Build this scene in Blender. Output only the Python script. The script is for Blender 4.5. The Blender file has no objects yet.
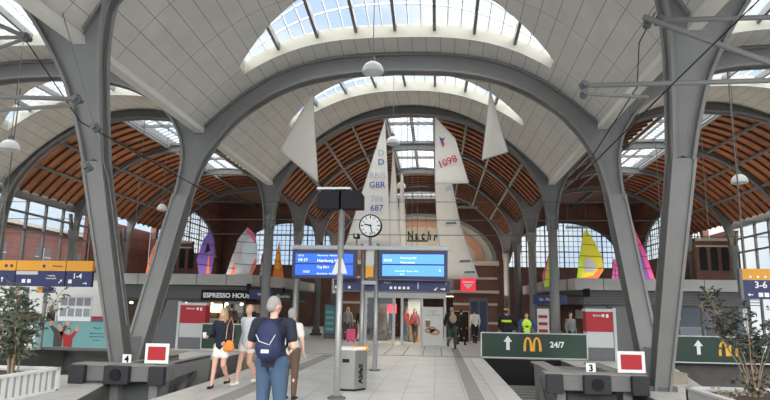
import bpy, math, random
from mathutils import Vector, Matrix
R = math.radians
random.seed(7)
S = bpy.context.scene
col = S.collection

# ---------------------------------------------------------------- camera, sky, sun, exposure
cd = bpy.data.cameras.new('camera'); cam = bpy.data.objects.new('camera', cd); col.objects.link(cam)
cd.sensor_fit = 'HORIZONTAL'; cd.sensor_width = 36.0; cd.lens = 602.2 / 770 * 36.0
cd.clip_end = 500
for i_, (x_, y_, sx_, sy_, e_) in enumerate(((-11.5, 32, 6, 8, 130), (11.0, 32, 6, 8, 130), (-.2, 31, 3.4, 3.6, 90), (-4.6, 41, 3, 3, 120), (4.6, 41, 3, 3, 120))):  # added upward fill that brightens the timber ceiling, no fittings exist for it
    l_ = bpy.data.lights.new('added_roof_fill', 'AREA'); l_.shape = 'RECTANGLE'; l_.size = sx_; l_.size_y = sy_; l_.energy = e_; l_.color = (1.0, .86, .70)
    o_ = bpy.data.objects.new('added_roof_fill', l_); col.objects.link(o_); o_.location = (x_, y_, 3.2 if abs(x_) > 8 else 2.6); o_.rotation_euler = (R(180), 0, 0)
cam.matrix_world = (Matrix.Translation((1.255, 0, 1.65)) @ Matrix.Rotation(R(5.03), 4, 'Z')
                    @ Matrix.Rotation(R(90 + 10.22), 4, 'X') @ Matrix.Rotation(R(0.926), 4, 'Z'))
S.camera = cam

W = bpy.data.worlds.new('sky'); S.world = W; W.use_nodes = True
nt = W.node_tree; nt.nodes.clear()
wo = nt.nodes.new('ShaderNodeOutputWorld'); bg = nt.nodes.new('ShaderNodeBackground')
tc = nt.nodes.new('ShaderNodeTexCoord'); nz = nt.nodes.new('ShaderNodeTexNoise'); rp = nt.nodes.new('ShaderNodeValToRGB')
nz.inputs['Scale'].default_value = 5.0; nz.inputs['Detail'].default_value = 6.0
rp.color_ramp.elements[0].position = 0.42; rp.color_ramp.elements[0].color = (0.60, 0.74, 0.95, 1)
rp.color_ramp.elements[1].position = 0.58; rp.color_ramp.elements[1].color = (0.98, 0.99, 1.0, 1)
bg.inputs['Strength'].default_value = 0.50
nt.links.new(tc.outputs['Generated'], nz.inputs['Vector']); nt.links.new(nz.outputs['Fac'], rp.inputs['Fac'])
nt.links.new(rp.outputs['Color'], bg.inputs['Color']); nt.links.new(bg.outputs['Background'], wo.inputs['Surface'])

sd = bpy.data.lights.new('sun', 'SUN'); sd.energy = 6.5; sd.angle = R(150); sd.color = (1.0, 0.97, 0.92)
sun = bpy.data.objects.new('sun', sd); col.objects.link(sun); sun.rotation_euler = (R(6), R(4), R(8))

vs = S.view_settings
vs.view_transform = 'Standard'; vs.look = 'None'; vs.exposure = 1.2; vs.gamma = 1.0; vs.use_curve_mapping = False

# ---------------------------------------------------------------- materials
MAT = {}
def mat(name, c, rough=0.6, metal=0.0, noise=0.0, nscale=8.0, emit=0.0, bump=0.0, spec=0.5):
    if name in MAT: return MAT[name]
    m = bpy.data.materials.new(name); m.use_nodes = True
    n = m.node_tree; b = n.nodes['Principled BSDF']
    b.inputs['Base Color'].default_value = (c[0], c[1], c[2], 1)
    b.inputs['Roughness'].default_value = rough; b.inputs['Metallic'].default_value = metal
    b.inputs['Specular IOR Level'].default_value = spec
    if emit:
        b.inputs['Emission Color'].default_value = (c[0], c[1], c[2], 1); b.inputs['Emission Strength'].default_value = emit
    if noise or bump:
        t = n.nodes.new('ShaderNodeTexCoord'); z = n.nodes.new('ShaderNodeTexNoise')
        z.inputs['Scale'].default_value = nscale; z.inputs['Detail'].default_value = 5
        n.links.new(t.outputs['Object'], z.inputs['Vector'])
        if noise:
            mx = n.nodes.new('ShaderNodeMix'); mx.data_type = 'RGBA'
            mx.inputs['A'].default_value = [min(1, v * (1 - noise)) for v in c[:3]] + [1]
            mx.inputs['B'].default_value = [min(1, v * (1 + noise)) for v in c[:3]] + [1]
            n.links.new(z.outputs['Fac'], mx.inputs['Factor']); n.links.new(mx.outputs['Result'], b.inputs['Base Color'])
        if bump:
            bp = n.nodes.new('ShaderNodeBump'); bp.inputs['Strength'].default_value = bump
            n.links.new(z.outputs['Fac'], bp.inputs['Height']); n.links.new(bp.outputs['Normal'], b.inputs['Normal'])
    MAT[name] = m; return m

def glass_mat(name, tint, gloss=0.08):
    m = bpy.data.materials.new(name); m.use_nodes = True; n = m.node_tree; n.nodes.clear()
    o = n.nodes.new('ShaderNodeOutputMaterial'); t = n.nodes.new('ShaderNodeBsdfTransparent'); g = n.nodes.new('ShaderNodeBsdfGlossy')
    x = n.nodes.new('ShaderNodeMixShader'); t.inputs['Color'].default_value = tint; g.inputs['Roughness'].default_value = 0.05
    x.inputs['Fac'].default_value = gloss
    n.links.new(t.outputs[0], x.inputs[1]); n.links.new(g.outputs[0], x.inputs[2]); n.links.new(x.outputs[0], o.inputs['Surface'])
    MAT[name] = m; return m

def tile_mat(name, c1, c2, mortar, bw, bh, msize, offset=0.0, uv=False, rough=0.6, noise=0.25, axis=None):
    m = bpy.data.materials.new(name); m.use_nodes = True; n = m.node_tree; b = n.nodes['Principled BSDF']
    t = n.nodes.new('ShaderNodeTexCoord'); br = n.nodes.new('ShaderNodeTexBrick')
    br.offset = offset; br.inputs['Scale'].default_value = 1.0
    br.inputs['Brick Width'].default_value = bw; br.inputs['Row Height'].default_value = bh
    br.inputs['Mortar Size'].default_value = msize; br.inputs['Mortar Smooth'].default_value = 0.1
    br.inputs['Color1'].default_value = (*c1, 1); br.inputs['Color2'].default_value = (*c2, 1); br.inputs['Mortar'].default_value = (*mortar, 1)
    src = t.outputs['UV'] if uv else t.outputs['Object']
    if axis:
        mp = n.nodes.new('ShaderNodeMapping'); mp.inputs['Rotation'].default_value = axis
        n.links.new(src, mp.inputs['Vector']); src = mp.outputs['Vector']
    n.links.new(src, br.inputs['Vector'])
    nz = n.nodes.new('ShaderNodeTexNoise'); nz.inputs['Scale'].default_value = 1.3; nz.inputs['Detail'].default_value = 8
    n.links.new(t.outputs['Object'], nz.inputs['Vector'])
    mx = n.nodes.new('ShaderNodeMix'); mx.data_type = 'RGBA'; mx.blend_type = 'MULTIPLY'; mx.inputs['Factor'].default_value = 1.0
    rr = n.nodes.new('ShaderNodeMapRange'); rr.inputs['From Min'].default_value = 0.3; rr.inputs['From Max'].default_value = 0.7
    rr.inputs['To Min'].default_value = 1 - noise; rr.inputs['To Max'].default_value = 1.0
    n.links.new(nz.outputs['Fac'], rr.inputs['Value']); n.links.new(rr.outputs['Result'], mx.inputs['B'])
    n.links.new(br.outputs['Color'], mx.inputs['A']); n.links.new(mx.outputs['Result'], b.inputs['Base Color'])
    b.inputs['Roughness'].default_value = rough
    MAT[name] = m; return m

M = MAT
mat('steel', (0.205, 0.207, 0.204), 0.55, 0.0, 0.12, 2.0)
mat('steel_dark', (0.085, 0.09, 0.092), 0.55, 0.0, 0.15, 2.0)
mat('steel_arch_shaded', (0.19, 0.192, 0.19), 0.55, 0.0, 0.12, 2.0)  # same paint as steel, the arches' shade is put into a darker colour
mat('steel_mid', (0.155, 0.157, 0.155), 0.5, 0.0, 0.1, 3.0)
mat('pole_metal', (0.30, 0.31, 0.31), 0.4, 0.6, 0.1)
mat('brushed', (0.33, 0.325, 0.31), 0.35, 0.8, 0.08, 20)
mat('cream', (0.40, 0.385, 0.33), 0.7, 0, 0.06, 3)
mat('eave', (0.62, 0.61, 0.56), 0.7)
mat('black', (0.012, 0.012, 0.014), 0.7, spec=0.2)
mat('rubber', (0.02, 0.022, 0.026), 0.7, 0, 0.3, 6)
mat('white', (0.66, 0.66, 0.64), 0.6)
mat('white_bar', (0.80, 0.81, 0.81), 0.5)
mat('sail', (0.90, 0.89, 0.86), 0.8, 0, 0.05, 2.5, bump=0.15)
mat('sail_blue', (0.05, 0.10, 0.38), 0.8)
mat('sail_grey', (0.52, 0.53, 0.58), 0.8)
mat('sail_red', (0.50, 0.04, 0.06), 0.8)
mat('wood_dark', (0.085, 0.042, 0.026), 0.7, 0, 0.3, 4)
mat('concrete', (0.22, 0.215, 0.20), 0.85, 0, 0.3, 3)
mat('concrete_light', (0.42, 0.41, 0.385), 0.85, 0, 0.2, 3)
mat('concrete_tan', (0.30, 0.27, 0.215), 0.9, 0, 0.25, 2)
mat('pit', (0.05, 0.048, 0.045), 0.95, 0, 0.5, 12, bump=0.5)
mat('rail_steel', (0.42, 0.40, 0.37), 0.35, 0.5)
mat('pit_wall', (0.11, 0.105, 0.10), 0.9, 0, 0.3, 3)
mat('sign_blue', (0.012, 0.02, 0.10), 0.45)
mat('sign_orange', (0.75, 0.33, 0.02), 0.5)
mat('green', (0.010, 0.040, 0.024), 0.4, 0, 0.1, 2)
mat('gold', (0.85, 0.42, 0.03), 0.5)
mat('red', (0.40, 0.012, 0.02), 0.5)
mat('red_glow', (0.75, 0.03, 0.06), 0.5, emit=0.35)
mat('sign_white', (0.80, 0.82, 0.82), 0.5)
mat('panel_grey', (0.52, 0.53, 0.54), 0.5)
mat('panel_dark', (0.12, 0.125, 0.13), 0.5)
mat('screen', (0.012, 0.08, 0.50), 0.3, emit=.65)
mat('screen_light', (0.06, 0.22, 0.72), 0.3, emit=.75)
mat('screen_text', (0.75, 0.85, 1.0), 0.3, emit=.5)
mat('screen_frame', (0.012, 0.02, 0.08), 0.35)
mat('warm_lamp', (1.0, 0.72, 0.38), 0.5, emit=3.0)
mat('white_lamp', (1.0, 0.93, 0.82), 0.5, emit=3.0)
mat('stone', (0.50, 0.47, 0.38), 0.8, 0, 0.15, 2)
mat('stone_ring', (0.46, 0.24, 0.16), 0.8, 0, 0.2, 6)
mat('slate', (0.18, 0.22, 0.28), 0.7, 0, 0.2, 4)
mat('soil', (0.035, 0.025, 0.02), 0.95, 0, 0.5, 20, bump=0.6)
mat('leaf', (0.085, 0.115, 0.08), 0.6, 0, 0.45, 5)
mat('leaf_dark', (0.028, 0.042, 0.034), 0.6, 0, 0.45, 5)
mat('bark', (0.26, 0.19, 0.12), 0.85, 0, 0.3, 10)
mat('teal', (0.17, 0.38, 0.38), 0.6)
mat('skin', (0.58, 0.34, 0.25), 0.6)
mat('lip', (0.36, 0.11, 0.09), 0.6)
mat('yellow', (0.80, 0.70, 0.05), 0.7)
mat('lime', (0.55, 0.85, 0.05), 0.7)
mat('hi_vis', (0.62, 0.90, 0.05), 0.6)
mat('pink', (0.80, 0.10, 0.30), 0.7)
mat('coral', (0.85, 0.20, 0.10), 0.7)
mat('purple', (0.18, 0.10, 0.42), 0.7)
mat('sky_blue', (0.06, 0.35, 0.65), 0.7)
mat('orange', (0.85, 0.22, 0.03), 0.6)
glass_mat('roof_glass', (0.90, 0.94, 0.97, 1), 0.04)
glass_mat('clear_glass', (0.85, 0.90, 0.90, 1), 0.08)
glass_mat('sail_film', (0.72, 0.76, 0.78, 1), 0.10)
M['sail_film'].node_tree.nodes['Mix Shader'].inputs['Fac'].default_value = 0.5
for nd in M['sail_film'].node_tree.nodes:
    if nd.type == 'BSDF_GLOSSY': nd.inputs['Roughness'].default_value = 0.6
tile_mat('vault_panel', (0.60, 0.585, 0.54), (0.58, 0.565, 0.525), (0.26, 0.25, 0.23), 0.43, 2.05, 0.010, 0.0, uv=True, rough=0.75, noise=0.12)
tile_mat('wood_boards', (0.46, 0.165, 0.062), (0.36, 0.125, 0.045), (0.18, 0.07, 0.03), 2.4, 0.16, 0.012, 0.5, uv=True, rough=0.65, noise=0.45)
tile_mat('paving', (0.56, 0.555, 0.53), (0.53, 0.525, 0.505), (0.37, 0.365, 0.35), 0.6, 0.6, 0.012, 0.0, rough=0.35, noise=0.22)
tile_mat('brick', (0.19, 0.068, 0.048), (0.14, 0.048, 0.035), (0.15, 0.115, 0.095), 0.25, 0.08, 0.012, 0.5, rough=0.85, noise=0.3, axis=(R(90), 0, 0))
tile_mat('brick_side', (0.24, 0.085, 0.06), (0.18, 0.06, 0.042), (0.17, 0.13, 0.105), 0.25, 0.08, 0.012, 0.5, rough=0.85, noise=0.3, axis=(R(90), 0, R(90)))
tile_mat('canopy_metal', (0.42, 0.42, 0.40), (0.39, 0.39, 0.37), (0.10, 0.10, 0.10), 1.45, 1.2, 0.02, 0.0, rough=0.5, noise=0.15, axis=(R(90), 0, 0))

def cloth_mat(name, c):
    m = MAT[name]; n = m.node_tree; b = n.nodes['Principled BSDF']; o = n.nodes['Material Output']
    tr = n.nodes.new('ShaderNodeBsdfTranslucent'); tr.inputs['Color'].default_value = (*c, 1); x = n.nodes.new('ShaderNodeMixShader'); x.inputs['Fac'].default_value = 0.5
    n.links.new(b.outputs[0], x.inputs[1]); n.links.new(tr.outputs[0], x.inputs[2]); n.links.new(x.outputs[0], o.inputs['Surface'])
mat('sail', (0.92, 0.92, 0.90)); cloth_mat('sail', (.95, .94, .90))
# ---------------------------------------------------------------- mesh helpers
class MB:
    def __init__(s): s.v = []; s.f = []; s.m = []; s.uv = []; s.mi = 0
    def face(s, pts, uv=None):
        i = len(s.v); s.v += [tuple(p) for p in pts]; s.f.append(tuple(range(i, i + len(pts)))); s.m.append(s.mi)
        s.uv.append(uv or [(0, 0)] * len(pts)); return s
    def raw(s, vs, fs):
        i = len(s.v); s.v += [tuple(p) for p in vs]
        for f in fs: s.f.append(tuple(i + k for k in f)); s.m.append(s.mi); s.uv.append([(0, 0)] * len(f))
        return s
    def box(s, x0, x1, y0, y1, z0, z1, Mx=None):
        vs = [Vector(p) for p in ((x0,y0,z0),(x1,y0,z0),(x1,y1,z0),(x0,y1,z0),(x0,y0,z1),(x1,y0,z1),(x1,y1,z1),(x0,y1,z1))]
        if Mx: vs = [Mx @ p for p in vs]
        return s.raw(vs, [(0,3,2,1),(4,5,6,7),(0,1,5,4),(1,2,6,5),(2,3,7,6),(3,0,4,7)])
    def prism(s, pts, axis, a, b):
        """closed outline pts (2-D) extruded along axis 'X','Y' or 'Z' from a to b"""
        def P(p, t):
            return {'X': (t, p[0], p[1]), 'Y': (p[0], t, p[1]), 'Z': (p[0], p[1], t)}[axis]
        n = len(pts)
        return s.raw([P(p, a) for p in pts] + [P(p, b) for p in pts],
                     [tuple(range(n - 1, -1, -1)), tuple(range(n, 2 * n))] + [(i, (i + 1) % n, n + (i + 1) % n, n + i) for i in range(n)])
    def beam(s, p0, p1, w, h, up=(0, 0, 1)):
        p0, p1 = Vector(p0), Vector(p1); d = (p1 - p0); L = d.length; d.normalize()
        u = Vector(up); sx = d.cross(u)
        if sx.length < 1e-4: sx = d.cross(Vector((1, 0, 0)))
        sx.normalize(); uz = sx.cross(d).normalized()
        vs = []
        for q in (p0, p1):
            for a, b in ((-1,-1),(1,-1),(1,1),(-1,1)): vs.append(q + sx * a * w / 2 + uz * b * h / 2)
        return s.raw(vs, [(0,1,2,3),(7,6,5,4),(0,4,5,1),(1,5,6,2),(2,6,7,3),(3,7,4,0)])
    def tube(s, pts, r, seg=8, cap=True):
        pts = [Vector(p) for p in pts]; rs = r if isinstance(r, (list, tuple)) else [r] * len(pts)
        i0 = len(s.v); ref = None
        for k, p in enumerate(pts):
            d = (pts[min(k + 1, len(pts) - 1)] - pts[max(k - 1, 0)]).normalized()
            if ref is None: ref = Vector((0, 0, 1)) if abs(d.z) < 0.9 else Vector((1, 0, 0))
            a = d.cross(ref).normalized(); b = d.cross(a).normalized()
            for j in range(seg):
                t = 2 * math.pi * j / seg; s.v.append(tuple(p + (a * math.cos(t) + b * math.sin(t)) * rs[k]))
        for k in range(len(pts) - 1):
            for j in range(seg):
                a0 = i0 + k * seg + j; a1 = i0 + k * seg + (j + 1) % seg
                s.f.append((a0, a1, a1 + seg, a0 + seg)); s.m.append(s.mi); s.uv.append([(0, 0)] * 4)
        if cap:
            s.f.append(tuple(i0 + j for j in range(seg))); s.m.append(s.mi); s.uv.append([(0, 0)] * seg)
            s.f.append(tuple(i0 + (len(pts) - 1) * seg + j for j in reversed(range(seg)))); s.m.append(s.mi); s.uv.append([(0, 0)] * seg)
        return s
    def lathe(s, prof, c, seg=20):
        i0 = len(s.v)
        for r, z in prof:
            for j in range(seg):
                t = 2 * math.pi * j / seg; s.v.append((c[0] + r * math.cos(t), c[1] + r * math.sin(t), c[2] + z))
        for k in range(len(prof) - 1):
            for j in range(seg):
                a0 = i0 + k * seg + j; a1 = i0 + k * seg + (j + 1) % seg
                s.f.append((a0, a1, a1 + seg, a0 + seg)); s.m.append(s.mi); s.uv.append([(0, 0)] * 4)
        return s
    def sphere(s, c, r, seg=14, rings=9, Mx=None):
        c = Vector(c); r = (r, r, r) if not isinstance(r, (tuple, list)) else r
        i0 = len(s.v)
        def add(p):
            p = Vector((p[0] * r[0], p[1] * r[1], p[2] * r[2]))
            if Mx: p = Mx @ p
            s.v.append(tuple(c + p))
        add((0, 0, 1))
        for i in range(1, rings):
            a = math.pi * i / rings
            for j in range(seg):
                t = 2 * math.pi * j / seg; add((math.sin(a) * math.cos(t), math.sin(a) * math.sin(t), math.cos(a)))
        add((0, 0, -1)); last = len(s.v) - 1
        def F(f): s.f.append(f); s.m.append(s.mi); s.uv.append([(0, 0)] * len(f))
        for j in range(seg): F((i0, i0 + 1 + j, i0 + 1 + (j + 1) % seg))
        for i in range(rings - 2):
            for j in range(seg):
                a0 = i0 + 1 + i * seg + j; a1 = i0 + 1 + i * seg + (j + 1) % seg
                F((a0, a0 + seg, a1 + seg, a1))
        b = i0 + 1 + (rings - 2) * seg
        for j in range(seg): F((b + j, last, b + (j + 1) % seg))
        return s
    def capsule(s, p0, p1, r0, r1, seg=12):
        p0, p1 = Vector(p0), Vector(p1); d = (p1 - p0)
        if d.length < 1e-5: return s.sphere(p0, r0, seg)
        u = d.normalized(); pts = []; rs = []
        for a in (90, 60, 35, 15): pts.append(p0 - u * r0 * math.sin(R(a))); rs.append(max(r0 * math.cos(R(a)), 1e-4))
        pts.append(p0); rs.append(r0); pts.append(p1); rs.append(r1)
        for a in (15, 35, 60, 90): pts.append(p1 + u * r1 * math.sin(R(a))); rs.append(max(r1 * math.cos(R(a)), 1e-4))
        return s.tube(pts, rs, seg)
    def build(s, name, mats, parent=None, smooth=False, bevel=0.0, solid=0.0):
        me = bpy.data.meshes.new(name); me.from_pydata(s.v, [], s.f)
        ms = mats if isinstance(mats, (list, tuple)) else [mats]
        for m in ms: me.materials.append(M[m] if isinstance(m, str) else m)
        me.polygons.foreach_set('material_index', s.m)
        ul = me.uv_layers.new(name='UVMap'); k = 0
        for fuv in s.uv:
            for q in fuv: ul.data[k].uv = q; k += 1
        if smooth: me.polygons.foreach_set('use_smooth', [True] * len(me.polygons))
        me.update(); me.validate()
        o = bpy.data.objects.new(name, me); col.objects.link(o)
        if parent: o.parent = parent
        if bevel:
            b = o.modifiers.new('bevel', 'BEVEL'); b.width = bevel; b.segments = 2; b.limit_method = 'ANGLE'
        if solid:
            b = o.modifiers.new('solid', 'SOLIDIFY'); b.thickness = solid; b.offset = 0
        return o

def tag(o, label=None, cat=None, group=None, kind=None):
    if label: o['label'] = label
    if cat: o['category'] = cat
    if group: o['group'] = group
    if kind: o['kind'] = kind
    return o
def struct(o): o['kind'] = 'structure'; return o
def thing(name, loc, label, cat, group=None, rz=0.0):
    o = bpy.data.objects.new(name, None); col.objects.link(o); o.location = loc; o.rotation_euler = (0, 0, rz)
    o.empty_display_size = 0.2
    tag(o, label, cat, group); return o
def local(o, t):
    """part built in world coordinates under a thing placed at t"""
    o.location = (-t.location[0], -t.location[1], -t.location[2]); return o
def bb(t, name, m, *boxes, bevel=0.0):
    b = MB()
    for q in boxes: b.box(*q)
    return local(b.build(name, m, t, bevel=bevel), t)

def text(name, body, size, loc, rot, m, parent=None, bold=0.0, align='CENTER', sx=1.0, depth=0.004):
    cu = bpy.data.curves.new(name, 'FONT'); cu.body = body; cu.size = size; cu.align_x = align; cu.align_y = 'CENTER'
    cu.extrude = depth; cu.offset = bold; cu.resolution_u = 3
    tmp = bpy.data.objects.new(name, cu); col.objects.link(tmp)
    bpy.context.view_layer.update()
    me = bpy.data.meshes.new_from_object(tmp.evaluated_get(bpy.context.evaluated_depsgraph_get()))
    bpy.data.objects.remove(tmp); bpy.data.curves.remove(cu)
    me.materials.clear(); me.materials.append(M[m]); me.name = name
    o = bpy.data.objects.new(name, me); col.objects.link(o)
    o.rotation_euler = rot; o.scale = (sx, 1, 1); o.location = loc
    if parent:
        o.parent = parent; o.location = Vector(loc) - Vector(parent.location)
    return o
FRONT = (R(90), 0, 0)     # text that faces -Y

def remesh(b, name, m, voxel, parent=None, smooth=4):
    me = bpy.data.meshes.new(name); me.from_pydata(b.v, [], b.f); me.update()
    o = bpy.data.objects.new(name, me); col.objects.link(o)
    rm = o.modifiers.new('r', 'REMESH'); rm.mode = 'VOXEL'; rm.voxel_size = voxel; rm.use_smooth_shade = True
    if smooth:
        sm = o.modifiers.new('s', 'SMOOTH'); sm.iterations = smooth; sm.factor = 0.5
    bpy.context.view_layer.update()
    out = bpy.data.meshes.new_from_object(o.evaluated_get(bpy.context.evaluated_depsgraph_get()))
    bpy.data.objects.remove(o); bpy.data.meshes.remove(me)
    out.name = name; out.materials.clear(); out.materials.append(M[m])
    o = bpy.data.objects.new(name, out); col.objects.link(o)
    if parent: o.parent = parent
    return o

# ---------------------------------------------------------------- hall geometry
A = 6.07                      # half spacing of the middle nave's column rows
YN, YA, YB, YE, YT = 10.92, 17.74, 25.57, 42.8, 54.0
def lerp(a, b, t): return a + (b - a) * t
def clamp(t): return max(0.0, min(1.0, t))
def half_side(Y): return lerp(5.4, 6.27, clamp((Y - YA) / (YB - YA)))
def nave(i, Y):               # centre, half width of nave i (-1, 0, 1) at Y
    if i == 0: return 0.0, A
    h = half_side(Y); return i * (A + h), h
def crown(Y): return 9.45 + 1.05 * clamp((Y - YA) / (YB - YA)) + 0.9 * clamp((YA - Y) / (YA - YN))
def power(Y): return lerp(3.0, 2.1, clamp((Y - YA) / (YB - YA))) if Y > YA else lerp(3.0, 2.6, clamp((YA - Y) / (YA - YN)))
ZS = 7.0
def zv(u, Y): return crown(Y) - (crown(Y) - ZS) * (abs(u) ** power(Y))
def arclen(i, u, Y):
    c, h = nave(i, Y); n = 12; L = 0; p = (0, zv(0, Y))
    for k in range(1, n + 1):
        q = (abs(u) * h * k / n, zv(u * k / n, Y)); L += math.dist(p, q); p = q
    return math.copysign(L, u)

# openings: far edge straight across at yf, near edge bowed towards the camera by dy
OPEN = [(16.7, 2.9), (22.5, 2.7)]
SO = 4.5 / 6.07               # half width of an opening as a share of the nave's half width
def near(k, u):
    yf, dy = OPEN[k]; t = abs(u) / SO
    return yf if t > 1.0001 else yf - 0.5 - (dy - 0.5) * (1 - min(1, t * t))

def us():
    a = [-1 + (1 - SO) * k / 6 for k in range(6)] + [-SO + 2 * SO * k / 36 for k in range(36)] + [SO + (1 - SO) * k / 6 for k in range(7)]
    return a
for i, lab in ((-1, 'left'), (0, 'middle'), (1, 'right')):
    b = MB(); U = us()
    segs = [(lambda u: 1.0, lambda u: near(0, u)), (lambda u: OPEN[0][0], lambda u: near(1, u)), (lambda u: OPEN[1][0], lambda u: YB)]
    for f0, f1 in segs:
        for a0, a1 in zip(U[:-1], U[1:]):
            edge = (abs(a0) > SO * 1.0001 or abs(a1) > SO * 1.0001)
            for k in range(4):
                q = []; uv = []
                for u, t in ((a0, k / 4), (a1, k / 4), (a1, (k + 1) / 4), (a0, (k + 1) / 4)):
                    uu = u * 1.01 if edge and abs(abs(u) - SO) < 1e-6 else u
                    Y = lerp(f0(uu), f1(uu), t); c, h = nave(i, Y)
                    q.append((c + u * h, Y, zv(u, Y))); uv.append((arclen(i, u, YA) + 20.15, Y))
                b.face(q, uv); b.v  # panel skin
    o = struct(b.build('ceiling', 'vault_panel', smooth=True)); o.name = 'ceiling'
    # light linings of the two crescent openings, glass and glazing bars
    for k, (yf, dy) in enumerate(OPEN):
        rim = MB(); gl = MB(); br = MB(); fine = MB(); H = 0.42
        N = 40
        def pt(u, Y, dz=0.0):
            c, h = nave(i, Y); return (c + u * h, Y, zv(u, Y) + dz)
        for j in range(N):
            u0 = -SO + 2 * SO * j / N; u1 = -SO + 2 * SO * (j + 1) / N
            rim.face([pt(u0, yf), pt(u1, yf), pt(u1, yf + 0.02, H), pt(u0, yf + 0.02, H)])
            rim.face([pt(u0, near(k, u0)), pt(u1, near(k, u1)), pt(u1, near(k, u1), H), pt(u0, near(k, u0), H)])
            gl.face([pt(u0, near(k, u0), H), pt(u1, near(k, u1), H), pt(u1, yf, H), pt(u0, yf, H)])
        for s_ in (-1, 1):
            u0 = s_ * SO; rim.face([pt(u0, yf), pt(u0, yf - .5), pt(u0, yf - .5, H), pt(u0, yf, H)])
        wn = struct(gl.build('window_%d' % (1 + (i + 1) * 2 + k), 'roof_glass'))
        struct(rim.build('frame', 'cream', wn))
        c, h = nave(i, yf)
        for j in range(-3, 4):
            u = j * 1.17 / h
            if abs(u) < SO * 0.93: br.beam(pt(u, near(k, u) - 0.05, H - 0.12), pt(u, yf + 0.05, H - 0.12), 0.09, 0.2)
        for j in range(-12, 13):
            u = j * 0.39 / h
            if abs(u) < SO * 0.97 and j % 3: fine.beam(pt(u, near(k, u), H), pt(u, yf, H), 0.03, 0.05)
        for t in (0.33, 0.66):
            for j in range(N - 4):
                u0 = SO * 0.9 * (-1 + 2 * j / (N - 4)); u1 = SO * 0.9 * (-1 + 2 * (j + 1) / (N - 4))
                fine.beam(pt(u0, lerp(near(k, u0), yf, t), H), pt(u1, lerp(near(k, u1), yf, t), H), 0.03, 0.05)
        br.build('roof_bar', 'steel_mid', wn); fine.build('glazing_bar', 'white_bar', wn)

# valley edge boards and gutters
for s in (-1, 1):
    b = MB()
    b.box(s * A - 0.13, s * A + 0.13, 1, YB, 6.90, 7.06)
    struct(b.build('trim_%d' % (1 if s < 0 else 2), 'eave'))
    b = MB(); b.box(s * A - 0.06, s * A + 0.06, 1, YB, 7.06, 7.3)
    struct(b.build('trim_%d' % (3 if s < 0 else 4), 'steel_dark'))

# ---------------------------------------------------------------- arches and columns
def smooth_pts(P, n):
    out = []
    for k in range(len(P) - 1):
        p0 = P[max(k - 1, 0)]; p1 = P[k]; p2 = P[k + 1]; p3 = P[min(k + 2, len(P) - 1)]
        for j in range(n):
            t = j / n
            out.append(tuple(0.5 * (2 * p1[a] + (p2[a] - p0[a]) * t + (2 * p0[a] - 5 * p1[a] + 4 * p2[a] - p3[a]) * t * t + (3 * p1[a] - p0[a] - 3 * p2[a] + p3[a]) * t ** 3) for a in (0, 1)))
    out.append(tuple(P[-1])); return out

def arch_half(h, Y, zc, zlow, wcol, p, drop, inner_norm):
    """outer and inner outline, from the crown (x=0) to the column line (x=h)"""
    inner = smooth_pts([(x * h / 6.07, z) for x, z in inner_norm], 6)
    n = len(inner); outer = []
    for k in range(n):
        t = k / (n - 1)
        if t < 0.66:
            u = (t / 0.66); x = h * (u ** 0.9) ; x = min(x, h)
            outer.append((x, zc - (zc - ZS) * (x / h) ** p))
        else:
            outer.append((h, lerp(ZS, zlow, (t - 0.66) / 0.34)))
    return inner, outer

SHEAR = [0.0]; TOPF = [None]
def sprism(b, P, y0, y1):
    n = len(P); f = lambda z: SHEAR[0] * (0.0 if z > 8.3 else 7.3 - z if z < 6.3 else (8.3 - z) ** 2 / 4)
    b.raw([(x, y0 + f(z), z) for x, z in P] + [(x, y1 + f(z), z) for x, z in P],
          [tuple(range(n - 1, -1, -1)), tuple(range(n, 2 * n))] + [(i, (i + 1) % n, n + (i + 1) % n, n + i) for i in range(n)])
def add_arch(bw, bf, xc, sgn, inner, outer, Y, web, flange):
    for k in range(len(inner) - 1):
        P = [(xc + sgn * inner[k][0], inner[k][1]), (xc + sgn * inner[k + 1][0], inner[k + 1][1]),
             (xc + sgn * outer[k + 1][0], outer[k + 1][1]), (xc + sgn * outer[k][0], outer[k][1])]
        sprism(bw, P, Y - web / 2, Y + web / 2)
        a = Vector((P[0][0], P[0][1])); c = Vector((P[1][0], P[1][1])); d = (c - a).normalized(); nrm = Vector((d.y, -d.x))
        m = Vector((P[3][0], P[3][1])) - a
        if nrm.dot(Vector((sgn, 1))) < 0: nrm = -nrm
        q = [a, c, c + nrm * 0.07, a + nrm * 0.07]
        sprism(bf, [(v.x, v.y) for v in q], Y - flange / 2, Y + flange / 2)
        if outer[k + 1][0] < h_lim[0] - 0.02:
            o1 = Vector((P[3][0], P[3][1])); o2 = Vector((P[2][0], P[2][1]))
            d = (o2 - o1).normalized(); nn = Vector((d.y, -d.x))
            if nn.dot(Vector((-sgn, -1))) < 0: nn = -nn
            sprism(TOPF[0], [(v.x, v.y) for v in (o1, o2, o2 + nn * 0.06, o1 + nn * 0.06)], Y - flange / 2, Y + flange / 2)
h_lim = [6.07]
IN_A = [(0, 8.89), (1.79, 8.80), (3.37, 8.42), (4.62, 7.68), (5.30, 6.9), (5.66, 6.1), (5.80, 5.3), (5.84, 4.6)]
IN_N = {0: [(0, 9.8), (2.4, 9.65), (4.0, 9.2), (4.95, 8.55), (5.35, 7.9), (5.52, 7.2), (5.64, 6.4), (5.76, 5.4), (5.84, 4.6)],
        1: [(0, 9.7), (1.79, 9.5), (3.37, 8.85), (4.5, 7.9), (5.2, 7.05), (5.62, 6.2), (5.78, 5.4), (5.84, 4.6)]}
IN_B = [(0, 10.08), (1.65, 9.93), (3.1, 9.40), (4.35, 8.50), (5.15, 7.6), (5.60, 6.8), (5.82, 5.9), (5.88, 5.0)]

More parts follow.
